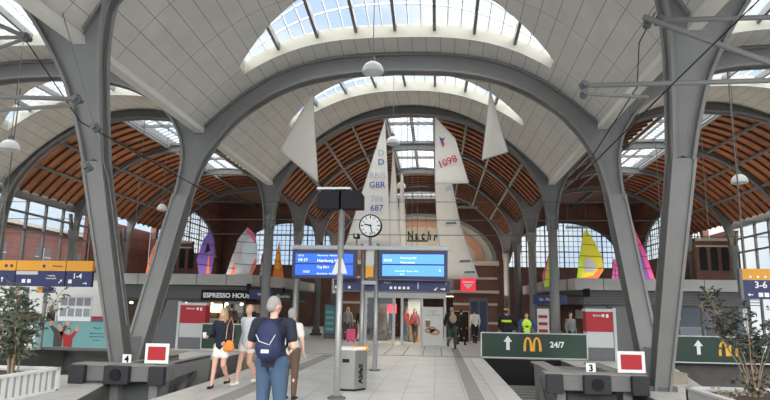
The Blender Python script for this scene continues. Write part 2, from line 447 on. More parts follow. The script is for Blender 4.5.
def frame_arch(i, Y, zc, p, inner_norm, zlow, label, group, m='steel_arch_shaded', flange=0.44):
    c, h = nave(i, Y); h_lim[0] = h
    t = thing('roof_arch', (c, Y, ZS), label, 'roof arch', group)
    bw = MB(); bf = MB(); TOPF[0] = MB()
    inn, out = arch_half(h, Y, zc, zlow, 0.3, p, 0, inner_norm)
    for s in (-1, 1): add_arch(bw, bf, c, s, inn, out, Y, flange * 0.45, flange)
    local(bw.build('web', m, t), t); local(bf.build('lower_flange', m, t), t); local(TOPF[0].build('upper_flange', m, t), t)
    return t

NM = {-1: 'left', 0: 'middle', 1: 'right'}
KN = (14.05 - YN) / 7.3; KA = -(YA - 14.35) / 7.3
for i in (-1, 0, 1):
    SHEAR[0] = KN
    frame_arch(i, YN, 10.35, 2.6, IN_N[abs(i)], 4.7, 'grey steel arch of the %s vault, nearest the viewer, springing from the leaning front limbs' % NM[i], 'platform hall arches')
    SHEAR[0] = KA
    frame_arch(i, YA, 9.45, 3.0, IN_A, 4.7, 'grey steel arch of the %s vault between its two crescent skylights' % NM[i], 'platform hall arches')
    SHEAR[0] = 0.0
    frame_arch(i, YB, 10.5, 2.1, IN_B, 5.0, 'dark grey steel arch where the %s white vault meets the brown timber roof' % NM[i], 'timber hall arches', 'steel_mid', 0.5)

# V supports: two tapered limbs rising from one foot, with recessed webs
def limb(t, p0, p1, w0, w1, d):
    """box limb with side flanges standing proud of its front and back faces"""
    p0, p1 = Vector(p0), Vector(p1); dr = (p1 - p0).normalized(); sx = Vector((1, 0, 0)); fw = sx.cross(dr).normalized()
    b = MB()
    def ring(p, w, dd, xo=0.0):
        return [p + sx * (xo + a * w / 2) + fw * (c * dd / 2) for a, c in ((-1,-1),(1,-1),(1,1),(-1,1))]
    def seg(a, c):
        b.raw(a + c, [(3,2,1,0),(4,5,6,7),(0,1,5,4),(1,2,6,5),(2,3,7,6),(3,0,4,7)])
    seg(ring(p0, w0, d * 0.8), ring(p1, w1, d * 0.8))
    for s in (-1, 1):
        seg(ring(p0, 0.06, d, s * (w0 / 2 - .03)), ring(p1, 0.06, d, s * (w1 / 2 - .03)))
    return local(b.build('limb', 'steel', t), t)
for s, lab in ((-1, 'left'), (1, 'right')):
    for X, where in ((s * A, ('forked grey steel support rising in a V %s' % ('behind the number 4 buffer stop' if s < 0 else 'beside the number 3 buffer stop'))),
                     (s * (A + 2 * half_side(YA)), 'forked grey steel support rising in a V in the outer row on the %s side' % lab)):
        t = thing('v_support', (X, 14.2, 0), where, 'column', 'V supports of the platform hall')
        limb(t, (X, 14.05, 0), (X, YN + KN * 2.6, 4.7), 0.36, 0.46, 0.40)
        limb(t, (X, 14.35, 0), (X, YA + KA * 2.6, 4.7), 0.44, 0.48, 0.44)
        bb(t, 'foot', 'steel_dark', (X - 0.30, X + 0.30, 13.84, 14.58, 0, 0.10))
        bb(t, 'foot_block', 'steel', (X - 0.165, X + 0.165, 13.95, 14.42, 0.08, 0.9))

# columns of the timber hall
def round_column(X, Y, z1, label):
    t = thing('steel_column', (X, Y, 0), label, 'column', 'columns of the timber hall')
    b = MB(); b.lathe([(0.26, 0), (0.26, 0.35), (0.19, 0.4), (0.19, z1 - 0.5), (0.25, z1 - 0.4), (0.27, z1)], (0, 0, 0), 14)
    b.build('shaft', 'steel_mid', t, smooth=True)
    b = MB(); b.box(-0.32, 0.32, -0.32, 0.32, 0, 0.12); b.build('base', 'steel_dark', t)
    b = MB()
    for sx in (-1, 1): b.beam((sx * 0.12, 0, z1 - 0.1), (sx * 0.26, 0, z1 + 0.9), 0.12, 0.2, (0, 1, 0))
    b.build('fork', 'steel_mid', t)
ordn = ['front', 'second', 'third', 'fourth']
for s in (-1, 1):
    for k, Y in enumerate((YB, 31.2, 36.9, YE)):
        round_column(s * A, Y, 5.6, '%s slim grey column in the row along the %s side of the middle nave' % (ordn[k].capitalize(), 'left' if s < 0 else 'right'))
        round_column(s * 18.6, Y, 5.6, '%s of the grey columns against the glazed %s side of the timber hall' % (ordn[k].capitalize(), 'left' if s < 0 else 'right'))

# timber vaults, rafters and purlins
def zt(u): return 10.5 - 3.5 * abs(u) ** 2.1
GU = 1.1
for i in (-1, 0, 1):
    c, h = nave(i, YB); b = MB(); N = 40
    for j in range(N):
        u0 = -1 + 2 * j / N; u1 = u0 + 2 / N
        for ya, yb in ((YB, 38.9), (38.9, YE)):
            if ya < 30 and abs((u0 + u1) / 2 * h) < GU: continue
            P = [(c + u0 * h, ya, zt(u0)), (c + u1 * h, ya, zt(u1)), (c + u1 * h, yb, zt(u1)), (c + u0 * h, yb, zt(u0))]
            L0 = arclen(i, u0, YB); L1 = arclen(i, u1, YB)
            b.face(P, [(L0, ya), (L1, ya), (L1, yb), (L0, yb)])
    b.mi = 1
    Y = YB + 0.4
    while Y < YE:
        for j in range(N):
            u0 = -1 + 2 * j / N; u1 = u0 + 2 / N
            if Y < 38.9 and abs((u0 + u1) / 2 * h) < GU: continue
            b.beam((c + u0 * h, Y, zt(u0) - 0.07), (c + u1 * h, Y, zt(u1) - 0.05), 0.07, 0.11)
        Y += 0.72
    b.mi = 2
    for q in (-0.82, -0.62, -0.42, -0.19, 0.19, 0.42, 0.62, 0.82):
        b.beam((c + q * h, YB, zt(q) - 0.2), (c + q * h, YE, zt(q) - 0.2), 0.09, 0.12)
    struct(b.build('ceiling', ['wood_boards', 'wood_dark', 'steel_mid']))
    # ridge glazing
    gl = MB(); gl.face([(c - GU, YB, 10.62), (c, YB, 11.0), (c, 38.9, 11.0), (c - GU, 38.9, 10.62)])
    gl.face([(c, YB, 11.0), (c + GU, YB, 10.62), (c + GU, 38.9, 10.62), (c, 38.9, 11.0)])
    wn = struct(gl.build('window_%d' % (8 + i), 'roof_glass'))
    br = MB()
    for sx in (-1, 1): br.box(c + sx * GU - 0.05, c + sx * GU + 0.05, YB, 38.9, 10.35, 10.68)
    br.box(c - 0.05, c + 0.05, YB, 38.9, 10.9, 11.02)
    for k in range(4): br.beam((c - GU, YB + 2.2 + k * 3.3, 10.4), (c + GU, YB + 2.2 + k * 3.3, 10.4), 0.1, 0.14)
    br.beam((c, YB, 10.45), (c, 38.9, 10.45), 0.07, 0.1)
    br.build('frame', 'steel_mid', wn)
    fb = MB(); Y = YB + 0.3
    while Y < 38.8:
        fb.beam((c - GU, Y, 10.64), (c, Y, 11.02), 0.05, 0.05); fb.beam((c + GU, Y, 10.64), (c, Y, 11.02), 0.05, 0.05); Y += 0.42
    fb.build('glazing_bar', 'white_bar', wn)
    for k, Y in enumerate((31.2, 36.9, YE)):
        frame_arch(i, Y, 10.4, 2.1, [(x, z - 0.05) for x, z in IN_B], 5.2, '%s slim steel rib under the brown timber of the %s nave' % (ordn[k + 1].capitalize(), NM[i]), 'ribs of the timber hall', 'steel_mid', 0.26)

# transept beyond the naves
b = MB()
b.box(-19, -3, YE, YT + .5, 10.9, 11.1); b.box(3, 19, YE, YT + .5, 10.9, 11.1); b.box(-3, 3, YE, 43.4, 10.9, 11.1); b.box(-3, 3, 50, YT + .5, 10.9, 11.1)
b.mi = 1
for k in range(16):
    X = -18 + k * 2.4
    if abs(X) > 3: b.box(X - .08, X + .08, YE, YT, 10.65, 10.9)
struct(b.build('ceiling', ['wood_boards', 'steel_dark']))
b = MB(); b.box(-3, 3, 43.4, 50, 11.0, 11.02)
wn = struct(b.build('window_10', 'roof_glass')); b = MB()
for k in range(9): b.box(-3 + k * .75 - .03, -3 + k * .75 + .03, 43.4, 50, 10.9, 11.0)
for k in range(4): b.box(-3, 3, 43.4 + k * 2.2 - .05, 43.4 + k * 2.2 + .05, 10.8, 10.95)
b.build('frame', 'steel_mid', wn)
for s in (-1, 1):     # gable fields above the nave ends
    c, h = nave(s, YB)
    for q in ((-1, 0, 1)):
        pass
b = MB()
for i in (-1, 0, 1):
    c, h = nave(i, YB); N = 24
    for j in range(N):
        u0 = -1 + 2 * j / N; u1 = u0 + 2 / N
        b.prism([(c + u0 * h, zt(u0)), (c + u1 * h, zt(u1)), (c + u1 * h, 11.1), (c + u0 * h, 11.1)], 'Y', YE, YE + 0.2)
struct(b.build('wall_transept', 'wood_dark'))

# end wall with arched windows
def arch_window(cx, hw, zb, zs, rise, n, to3, brick, others, name, rows=4, cols=12):
    pass
def wall_with_arches(name, m, u0, u1, ztop, arches, place, thick=0.4):
    """wall in (u,z) with arched openings (c, hw, zb, zs, rise); place maps (u, z, t) to xyz"""
    b = MB()
    def quad(pts):
        n = len(pts)
        b.raw([place(u, z, 0) for u, z in pts] + [place(u, z, thick) for u, z in pts],
              [tuple(range(n)), tuple(range(2 * n - 1, n - 1, -1))] + [(i, n + i, n + (i + 1) % n, (i + 1) % n) for i in range(n)])
    cur = u0
    for (c, hw, zb, zs, rise) in arches:
        quad([(cur, 0), (c - hw, 0), (c - hw, ztop), (cur, ztop)])
        quad([(c - hw, 0), (c + hw, 0), (c + hw, zb), (c - hw, zb)])
        N = 20
        for j in range(N):
            a0 = -hw + 2 * hw * j / N; a1 = a0 + 2 * hw / N
            f = lambda a: zs + rise * math.sqrt(max(0, 1 - (a / hw) ** 2))
            quad([(c + a0, f(a0)), (c + a1, f(a1)), (c + a1, ztop), (c + a0, ztop)])
        cur = c + hw
    quad([(cur, 0), (u1, 0), (u1, ztop), (cur, ztop)])
    return struct(b.build(name, m))
def arch_glazing(num, c, hw, zb, zs, rise, place, t, cols, rows, heavy=4):
    f = lambda a: zs + rise * math.sqrt(max(0, 1 - min(1, (a / hw) ** 2)))
    g = MB(); N = 24
    for j in range(N):
        a0 = -hw + 2 * hw * j / N; a1 = a0 + 2 * hw / N
        g.face([place(c + a0, zb, t), place(c + a1, zb, t), place(c + a1, f(a1), t), place(c + a0, f(a0), t)])
    wn = struct(g.build('window_%d' % num, 'clear_glass'))
    br = MB()
    for k in range(1, cols):
        a = -hw + 2 * hw * k / cols; w = 0.10 if k % heavy == 0 else 0.04
        br.beam(place(c + a, zb, t), place(c + a, f(a), t), w, w)
    top = zs + rise
    for k in range(rows + 1):
        z = zb + (top - zb) * k / rows
        hwz = hw if z <= zs else hw * math.sqrt(max(0, 1 - ((z - zs) / rise) ** 2))
        if hwz > 0.1: br.beam(place(c - hwz, z, t), place(c + hwz, z, t), 0.09 if k % 3 == 0 else 0.04, 0.09 if k % 3 == 0 else 0.04)
    for j in range(N):
        a0 = -hw + 2 * hw * j / N; a1 = a0 + 2 * hw / N
        br.beam(place(c + a0, f(a0) - .1, t), place(c + a1, f(a1) - .1, t), 0.2, 0.3)
    br.build('frame', 'steel_dark', wn)
PE = lambda u, z, t: (u, YT + t, z)
arcs = [(-12.2, 4.9, 5.4, 5.9, 3.6), (0.0, 4.6, 5.4, 6.6, 3.4), (12.4, 4.9, 5.4, 5.9, 3.7)]
wall_with_arches('wall_back', 'brick', -19, 19, 11.1, arcs, PE)
for k, a in enumerate(arcs): arch_glazing(11 + k, *a, PE, 0.15, 24, 9)
for s in (-1, 1):
    PS = lambda u, z, t, s=s: (s * (18.6 + t), u, z)
    ar = [(47.0, 6.0, 5.9, 6.3, 3.2)]
    b = wall_with_arches('wall_left' if s < 0 else 'wall_right', 'brick_side', 40.9, YT, 11.1, ar, PS)
    arch_glazing(14 if s < 0 else 15, *ar[0], PS, 0.15, 24, 9)

# glazed sides of the timber hall with a street front beyond
for s in (-1, 1):
    X = s * 18.9; g = MB(); YG = 33.2 if s < 0 else 37.4
    g.face([(X, YB - 8, 0.0), (X, YG, 0.0), (X, YG, 6.0), (X, YB - 8, 6.0)])
    g.face([(X, YB - 8, 6.0), (X, YG, 6.0), (s * 18.7, YG, 6.7), (s * 18.7, YB - 8, 6.7)])
    wn = struct(g.build('window_%d' % (16 if s < 0 else 17), 'clear_glass'))
    br = MB(); Y = YB - 8
    while Y < YG:
        br.box(X - .06, X + .06, Y - .06, Y + .06, 0, 6.7); Y += 1.45
    for z in (2.9, 5.2, 6.0): br.box(X - .05, X + .05, YB - 8, YG, z - .05, z + .05)
    br.box(X - .15, X + .25 if s < 0 else X + .15, YB - 8, YG, 6.65, 7.1)
    br.build('frame', 'steel_mid', wn)
t = thing('brick_building', (-23, 31, 0), 'red brick building with a slate roof edge outside the glazed left side', 'building')
b = MB(); b.box(-25, -23, 18, 40.8, 0, 6.1); local(b.build('facade', 'brick_side', t), t)
b = MB(); b.box(-25.3, -22.7, 18, 40.8, 6.1, 6.3); local(b.build('cornice', 'cream', t), t)
b = MB(); b.prism([(-25.2, 6.3), (-22.8, 6.3), (-23.6, 7.5), (-25.2, 7.5)], 'Y', 18, 40.8); local(b.build('roof', 'slate', t), t)
for Y in (22.5, 26.5, 30.5, 34.5, 38.5):
    w = bb(t, 'window', 'panel_dark', (-23.02, -22.97, Y, Y + 1.5, 3.6, 5.0))
    o = MB(); o.box(-22.98, -22.94, Y + .72, Y + .78, 3.6, 5.0); o.box(-22.98, -22.94, Y, Y + 1.5, 4.4, 4.46); f = o.build('window_frame', 'panel_grey', w)
    bb(t, 'sill', 'stone', (-23.0, -22.85, Y - .1, Y + 1.6, 3.45, 3.58))
t = thing('street_building', (24, 28, 0), 'pale building with rows of windows outside the glazed right side', 'building')
b = MB(); b.box(24, 26, 16, 40.8, 0, 8); local(b.build('facade', 'stone', t), t)
for k in range(9):
    for z in (1.5, 4.0, 6.2):
        bb(t, 'window', 'panel_dark', (23.96, 24.0, 17 + k * 2.6, 18.2 + k * 2.6, z, z + 1.3))
# inner brick walls with small arches, near the transept
for s in (-1, 1):
    t = thing('brick_wing', (s * 17.6, 40.9, 0), 'dark red brick wing with a row of round arched niches at the far %s corner' % ('left' if s < 0 else 'right'), 'building')
    x0, x1 = (-18.2, -15.9) if s < 0 else (16.7, 18.8); yw = 40.9 if s < 0 else 37.5
    bb(t, 'facade', 'brick', (x0, x1, yw, yw + .4, 0, 6.1)); bb(t, 'cornice', 'stone', (x0, x1, yw - .1, yw + .4, 5.95, 6.1), (x0, x1, yw - .05, yw, 5.6, 5.68))
    for k in range(4):
        cx = x0 + 0.4 + k * 0.63
        b = MB(); P = [(cx - .2, 4.2), (cx + .2, 4.2)] + [(cx + .2 * math.cos(R(a)), 5.4 + .2 * math.sin(R(a))) for a in range(0, 181, 20)]
        b.prism(P, 'Y', yw - .04, yw + .02); local(b.build('niche', 'black', t), t)
    o = MB(); yq = 33.2 if s < 0 else 37.95
    o.box(min(s * 19.0, s * 19.25), max(s * 19.0, s * 19.25), yq, 40.85, 0, 6.7); local(o.build('side_wall', 'brick_side', t), t)

# ---------------------------------------------------------------- floors and pits
PL0, PL1 = -3.8, 2.85
def floor_piece(pts, z=0.0, th=0.9, m='paving', name='floor'):
    b = MB(); b.mi = 1
    b.prism(pts, 'Z', z - th, z - 0.02); b.mi = 0
    b.prism(pts, 'Z', z - 0.02, z)
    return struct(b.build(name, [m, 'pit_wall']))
floor_piece([(PL0, 0), (PL1, 0), (PL1, 22), (PL0, 22)])
floor_piece([(-5.0, -4), (-5.0, 10.4), (-5.7, 12.6), (-5.75, 14.6), (-7.2, 14.0), (-9.3, 13.5), (-13, 13.5), (-13, -4)])
floor_piece([(5.5, -4), (16, -4), (16, 14.4), (7.2, 14.4), (9.0, 21.8), (5.5, 21.8)])
floor_piece([(-5.75, 14.6), (-5.75, 22), (-7.7, 22), (-7.2, 14.0)])
floor_piece([(-19, 23.0), (-8.8, 23.0), (-8.8, 22.6), (-3.8, 22.6), (-3.8, 22), (19, 22), (19, YT), (-19, YT)])
floor_piece([(-19, 12), (-13.2, 12), (-13.2, 23.0), (-19, 23.0)], m='concrete_light')
b = MB(); b.box(-30, 30, -6, 23, -1.05, -0.9)
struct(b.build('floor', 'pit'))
b = MB(); b.box(-60, 60, -6, 70, -1.3, -1.1); struct(b.build('ground', 'concrete'))
b = MB()   # tan concrete face closing the left pit
b.box(-8.8, -3.8, 22.5, 22.6, -0.9, -0.02)
struct(b.build('trim_5', 'concrete_tan'))
b = MB(); b.box(2.85, 5.5, 21.9, 22.0, -0.9, -0.02); struct(b.build('trim_12', 'black'))  # end face coloured black for the shade in the recess under the banner
def strip(name, m, pts, label):
    b = MB(); b.prism(pts, 'Z', 0.001, 0.006); return struct(b.build(name, m))
strip('trim_6', 'concrete', [(1.86, 2), (2.14, 2), (2.14, 27), (1.86, 27)], '')
strip('trim_7', 'concrete', [(-2.75, 2), (-2.35, 2), (-2.35, 21.8), (-2.75, 21.8)], '')
strip('trim_8', 'concrete_light', [(-3.78, 2), (-3.35, 2), (-3.35, 22), (-3.78, 22)], '')
strip('trim_9', 'concrete_light', [(2.40, 2), (2.83, 2), (2.83, 22), (2.40, 22)], '')
strip('trim_10', 'concrete', [(-3.3, 16.9), (-2.75, 16.9), (-2.75, 17.4), (-3.3, 17.4)], '')
b = MB()
for k in range(5): b.box(-1.4 + k * .7, -1.36 + k * .7, 22.2, 27.5, 0.001, 0.005)
b.box(-3.6, 2.7, 22.1, 22.35, 0.001, 0.006); struct(b.build('trim_11', 'concrete'))

# tracks
def track(cx, y0, y1, label):
    t = thing('railway_track', (cx, (y0 + y1) / 2, -0.9), label, 'railway track')
    for s in (-1, 1):
        b = MB(); x = cx + s * .78
        b.box(x - .07, x + .07, y0, y1, -0.86, -0.83); b.box(x - .012, x + .012, y0, y1, -0.83, -0.72); b.box(x - .036, x + .036, y0, y1, -0.72, -0.68)
        local(b.build('rail', 'rail_steel', t), t)
    Y = y0 + .3
    while Y < y1:
        bb(t, 'sleeper', 'concrete', (cx - 1.15, cx + 1.15, Y - .12, Y + .12, -0.905, -0.86)); Y += .62
track(4.2, 2, 21.8, 'rusty railway track in the pit to the right of the middle platform')
track(-4.85 + .1, 15, 22.3, 'railway track in the pit behind the number 4 buffer stop')
track(10.6, 14.8, 21.5, 'railway track in the dark pit below the right green banner')

# ---------------------------------------------------------------- buffer stops
def buffer_stop(cx, y, hw, x_in, lab, num, slope):
    t = thing('buffer_stop', (cx, y, -0.9), lab, 'buffer stop', 'buffer stops')
    b = MB(); b.box(cx - hw, cx + hw, y + .12, y + .55, 0.05, 0.36); local(b.build('beam', 'steel_mid', t, bevel=.02), t)
    b = MB(); b.box(cx - hw, cx + hw, y + .10, y + .60, 0.36, 0.40); local(b.build('top_plate', 'concrete', t), t)
    for k in (-1, 0, 1):
        w = .17 if k else .27
        px = cx + k * (hw - .17)
        q = bb(t, 'buffer_pad', 'rubber', (px - w, px + w, y - .02, y + .13, 0.0, 0.38), bevel=.02)
        if k == 0:
            b = MB(); b.tube([(px, y - .01, .2), (px, y - .05, .2)], .12, 16); b.build('disc', 'black', q)
    for s in (-1, 1):
        b = MB(); x = cx + s * (hw - .35) if (cx > 0 or s > 0) else cx - .17
        b.prism([(y + .3, .36), (y + 3.3, .36), (y + 3.3, .16), (y + 3.0, -.9), (y + 2.6, -.9), (y + 2.5, .08), (y + .9, .02), (y + .6, -.9), (y + .3, -.9)], 'X', x - .09, x + .09)
        local(b.build('side_frame', 'steel', t), t)
        b = MB(); b.box(x - (.17 if cx > 0 else .09), x + (.17 if cx > 0 else .09), y + .3, y + 3.3, .33, .38); local(b.build('frame_cap', 'concrete', t), t)
        b = MB(); b.beam((x, y + 1.0, -.8), (x, y + 2.6, .1), .12, .16); local(b.build('strut', 'steel_dark', t), t)
    for yy in (1.2, 2.3, 3.2):
        b = MB(); b.box(cx - (hw - .3 if cx > 0 else .25), cx + hw - .3, y + yy, y + yy + .12, .1, .26); local(b.build('cross_member', 'steel', t), t)
    b = MB(); b.box(cx - hw + .5, cx + hw - .5, y + .5, y + 1.0, -.9, .0); local(b.build('block', 'steel_dark', t, bevel=.03), t)
    return t
buffer_stop(4.50, 13.0, 1.02, 0, 'grey buffer stop with three black pads carrying the number 3', '3', 0)
buffer_stop(-5.43, 12.5, 1.04, 0, 'grey buffer stop with black pads carrying number 4, before the left V support', '4', 0)
def red_board(x0, x1, y, z0, z1, side):
    t = thing('stop_board', ((x0 + x1) / 2, y, z0), 'square red stop board with a white border standing on the %s buffer stop' % side, 'signal board', 'red stop boards')
    bb(t, 'border', 'sign_white', (x0, x1, y, y + .02, z0, z1)); m = .065
    bb(t, 'panel', 'red', (x0 + m, x1 - m, y - .008, y, z0 + m, z1 - m))
    bb(t, 'post', 'steel_dark', ((x0 + x1) / 2 - .03, (x0 + x1) / 2 + .03, y + .02, y + .06, .38, z1 - .05))
red_board(4.97, 5.52, 13.2, .43, .86, 'right'); red_board(-4.94, -4.42, 12.72, .43, .84, 'left')
def plate(x, y, n, side):
    t = thing('number_plate', (x, y, .38), 'small white plate with black %s on the %s buffer stop' % (n, side), 'number plate', 'track number plates')
    bb(t, 'plate', 'sign_white', (x - .10, x + .10, y, y + .015, .38, .58), bevel=.004)
    text('numeral', n, .19, (x, y - .004, .475), FRONT, 'black', t, bold=.006)
plate(4.50, 13.5, '3', 'right'); plate(-5.47, 12.98, '4', 'left')

# ---------------------------------------------------------------- green banners, cabinets, poster
def golden_arches(t, x, y, z, w, h):
    b = MB()
    for s in (-1, 1):
        cx = x + s * w * .25; P = []
        for k in range(25):
            a = math.pi * k / 24; P.append((cx - math.cos(a) * w * .25, y, z + math.sin(a) ** .75 * h if 0 < k < 24 else z))
        rs = [.035 + .028 * (abs(k - 12) / 12 if True else 0) for k in range(25)]
        for k in range(24): 
            b.beam(P[k], P[k + 1], .012, .055 + .05 * (1 - abs(k - 11.5) / 12) * 0 + .03, (0, 0, 1)) if False else None
        pts_in = []; pts_out = []
        wi = .085
        for k in range(25):
            a = math.pi * k / 24
            pts_out.append((cx - math.cos(a) * w * .25, z + math.sin(a) ** .7 * h))
            ri = w * .25 - wi * (1.0 if (k > 12) == (s < 0) or True else .8)
            pts_in.append((cx - math.cos(a) * ri, z + math.sin(a) ** .7 * (h - .06)))
        for k in range(24):
            b.prism([pts_out[k], pts_out[k + 1], pts_in[k + 1], pts_in[k]], 'Y', y, y + .008)
    return local(b.build('emblem', 'gold', t), t)
def banner(x0, x1, y, z1, label, deco=None):
    t = thing('banner_panel', ((x0 + x1) / 2, y, 0), label, 'banner', 'green banners across the track ends')
    bb(t, 'panel', 'green', (x0, x1, y, y + .06, .06, z1)); b = MB()
    for q in ((x0 - .03, x1 + .03, y - .02, y + .08, z1, z1 + .035), (x0 - .03, x1 + .03, y - .02, y + .08, .02, .06), (x0 - .04, x0, y - .02, y + .08, .02, z1), (x1, x1 + .04, y - .02, y + .08, .02, z1)): b.box(*q)
    local(b.build('frame', 'panel_grey', t), t)
    if deco is not None:
        ax, mx, tx = deco
        b = MB(); b.prism([(ax - .06, .30), (ax + .06, .30), (ax + .06, .58), (ax + .15, .58), (ax, .78), (ax - .15, .58), (ax - .06, .58)], 'Y', y - .010, y - .002)
        local(b.build('arrow', 'sign_white', t), t)
        golden_arches(t, mx, y - .010, .27, .62, .48)
        text('lettering', '24/7', .27, (tx, y - .006, .50), FRONT, 'sign_white', t, bold=.008)
    return t
banner(2.82, 6.40, 21.88, .86, 'green banner with arrow, golden arches and 24/7, left of the right red cabinet', (3.72, 4.56, 5.40))
banner(8.3, 13.6, 21.6, .88, 'green banner behind the bare shrub at the far right, with golden arches and 24/7', (10.0, 10.95, 11.95))
banner(-7.62, -3.86, 22.7, .96, 'plain green banner behind the two walking women', None)

def cabinet(x0, x1, y, sgn, side):
    t = thing('info_cabinet', ((x0 + x1) / 2, y, 0), 'red, white and grey striped info cabinet beside the %s V support' % side, 'cabinet', 'striped info cabinets')
    bb(t, 'base', 'panel_dark', (x0, x1, y, y + .5, 0, .44)); bb(t, 'middle_panel', 'panel_grey', (x0, x1, y - .003, y + .5, .44, .97))
    bb(t, 'red_panel', 'red', (x0, x1, y - .003, y + .5, .97, 1.66)); bb(t, 'cap', 'panel_grey', (x0 - .02, x1 + .02, y - .02, y + .5, 1.66, 1.76))
    text('lettering', 'Bahnhof', .10, (x0 + .40, y - .008, 1.53), FRONT, 'sign_white', t)
    b = MB(); b.box(x1 - .22, x1 - .14, y - .01, y - .003, 1.46, 1.58); b.box(x1 - .36, x1 - .28, y - .01, y - .003, 1.48, 1.58); local(b.build('pictogram', 'sign_white', t), t)
    b = MB()
    if sgn < 0: P = [(x0 - 1.15, 0), (x0 - .02, 0), (x0 - .02, 1.85), (x0 - .62, 1.85)]
    else: P = [(x1 + .02, 0), (x1 + 1.15, 0), (x1 + .62, 1.85), (x1 + .02, 1.85)]
    b.prism(P, 'Y', y + .1, y + .45); local(b.build('side_panel', 'panel_dark', t), t)
    bb(t, 'door_edge', 'panel_grey', ((x0 - .12, x0 - .02, y, y + .1, 0, 1.8) if sgn < 0 else (x1 + .02, x1 + .12, y, y + .1, 0, 1.8)))
cabinet(-8.70, -7.70, 23.1, -1, 'left'); cabinet(6.44, 7.34, 21.95, 1, 'right')

# teal poster with two waving people
t = thing('teal_billboard', (-12, 21.4, 0), 'teal billboard with a cheering man and woman and a block of writing', 'billboard')
bb(t, 'board', 'teal', (-13.4, -10.4, 21.4, 21.46, .08, 1.0)); bb(t, 'frame', 'panel_dark', (-13.45, -10.35, 21.38, 21.5, -.02, .08))
mat('jacket_brown', (.07, .05, .04)); mat('teal_text', (.06, .20, .24))
def flat_fig(x, m, h):
    b = MB(); y = 21.39
    b.prism([(x - .16, .1), (x + .16, .1), (x + .17, h - .22), (x + .34, h + .06), (x + .27, h + .10), (x + .08, h - .10), (x - .08, h - .10), (x - .30, h + .06), (x - .36, h), (x - .18, h - .24)], 'Y', y - .006, y)
    p = local(b.build('figure', m, t), t)
    b = MB(); P = [(x + .075 * math.cos(R(a)), h + .02 + .10 * math.sin(R(a))) for a in range(0, 360, 30)]; b.prism(P, 'Y', y - .012, y - .006); b.build('face', 'skin', p)
    b = MB(); P = [(x + .09 * math.cos(R(a)), h + .05 + .11 * math.sin(R(a))) for a in range(0, 181, 30)]; b.prism(P, 'Y', y - .009, y - .005); b.build('hair', 'wood_dark', p)
    for s in (-1, 1):
        b = MB(); P = [(x + s * .32 + .09 * math.cos(R(a)), h + .12 + .10 * math.sin(R(a))) for a in range(0, 360, 40)]; b.prism(P, 'Y', y - .010, y - .004); b.build('hand', 'skin', p)
flat_fig(-12.50, 'jacket_brown', .82); flat_fig(-12.12, 'red', .62)
for z, s_, tx in ((.78, .13, 'Moin!'), (.60, .075, 'Die neue App im'), (.48, .075, 'Nahverkehr ist da'), (.36, .06, 'jetzt laden')):
    text('lettering', tx, s_, (-11.05, 21.39, z), FRONT, 'teal_text', t)
# hoarding, timetables, portrait
t = thing('white_hoarding', (-15, 24, 0), 'long white hoarding with a thin red and dark band behind the left plant', 'hoarding')
bb(t, 'panel', 'white', (-19, -12.2, 24, 24.1, 0, 2.6)); bb(t, 'red_band', 'red', (-19, -12.2, 23.98, 24.0, 1.05, 1.15)); bb(t, 'dark_band', 'panel_dark', (-19, -12.2, 23.98, 24.0, .75, 1.05))
t = thing('timetable_board', (-12.35, 22, 0), 'white timetable board with eight printed sheets above the teal billboard', 'notice board')
bb(t, 'board', 'sign_white', (-13.0, -11.7, 22, 22.04, 1.0, 1.95)); bb(t, 'leg', 'pole_metal', (-12.95, -12.89, 22.0, 22.05, 0, 1.0)); bb(t, 'leg', 'pole_metal', (-11.8, -11.74, 22.0, 22.05, 0, 1.0))
mat('print_grey', (.30, .31, .33))
for k in range(4):
    for z in (1.12, 1.52): 
        s_ = bb(t, 'sheet', 'print_grey', (-12.93 + k * .31, -12.68 + k * .31, 21.99, 22.0, z + .05, z + .35))
t = thing('portrait_poster', (-13.2, 22, 0), 'upright poster of a person in a black shirt left of the timetable board', 'poster')
bb(t, 'sheet', 'panel_grey', (-13.5, -13.05, 22, 22.03, .95, 1.72)); bb(t, 'leg', 'pole_metal', (-13.3, -13.24, 22.03, 22.07, 0, .95))
b = MB(); b.prism([(-13.45, .97), (-13.1, .97), (-13.12, 1.3), (-13.27, 1.42), (-13.42, 1.3)], 'Y', 21.99, 21.998); local(b.build('figure', 'black', t), t)
b = MB(); b.prism([(-13.27 + .07 * math.cos(R(a)), 1.50 + .09 * math.sin(R(a))) for a in range(0, 360, 30)], 'Y', 21.98, 21.99); local(b.build('face', 'skin', t), t)
for k, (x, y) in enumerate(((-13.35, 20.6), (-12.9, 21.0))):
    t = thing('sign_post', (x, y, 0), 'grey post holding up the orange and blue sign, %s of the pair' % ('left' if k == 0 else 'right'), 'post')
    b = MB(); b.tube([(0, 0, 0), (0, 0, 2.2)], .07, 12); b.build('pole', 'pole_metal', t); b = MB(); b.lathe([(.14, 0), (.14, .03), (.0, .03)], (0, 0, 0)); b.build('base_plate', 'steel_dark', t)

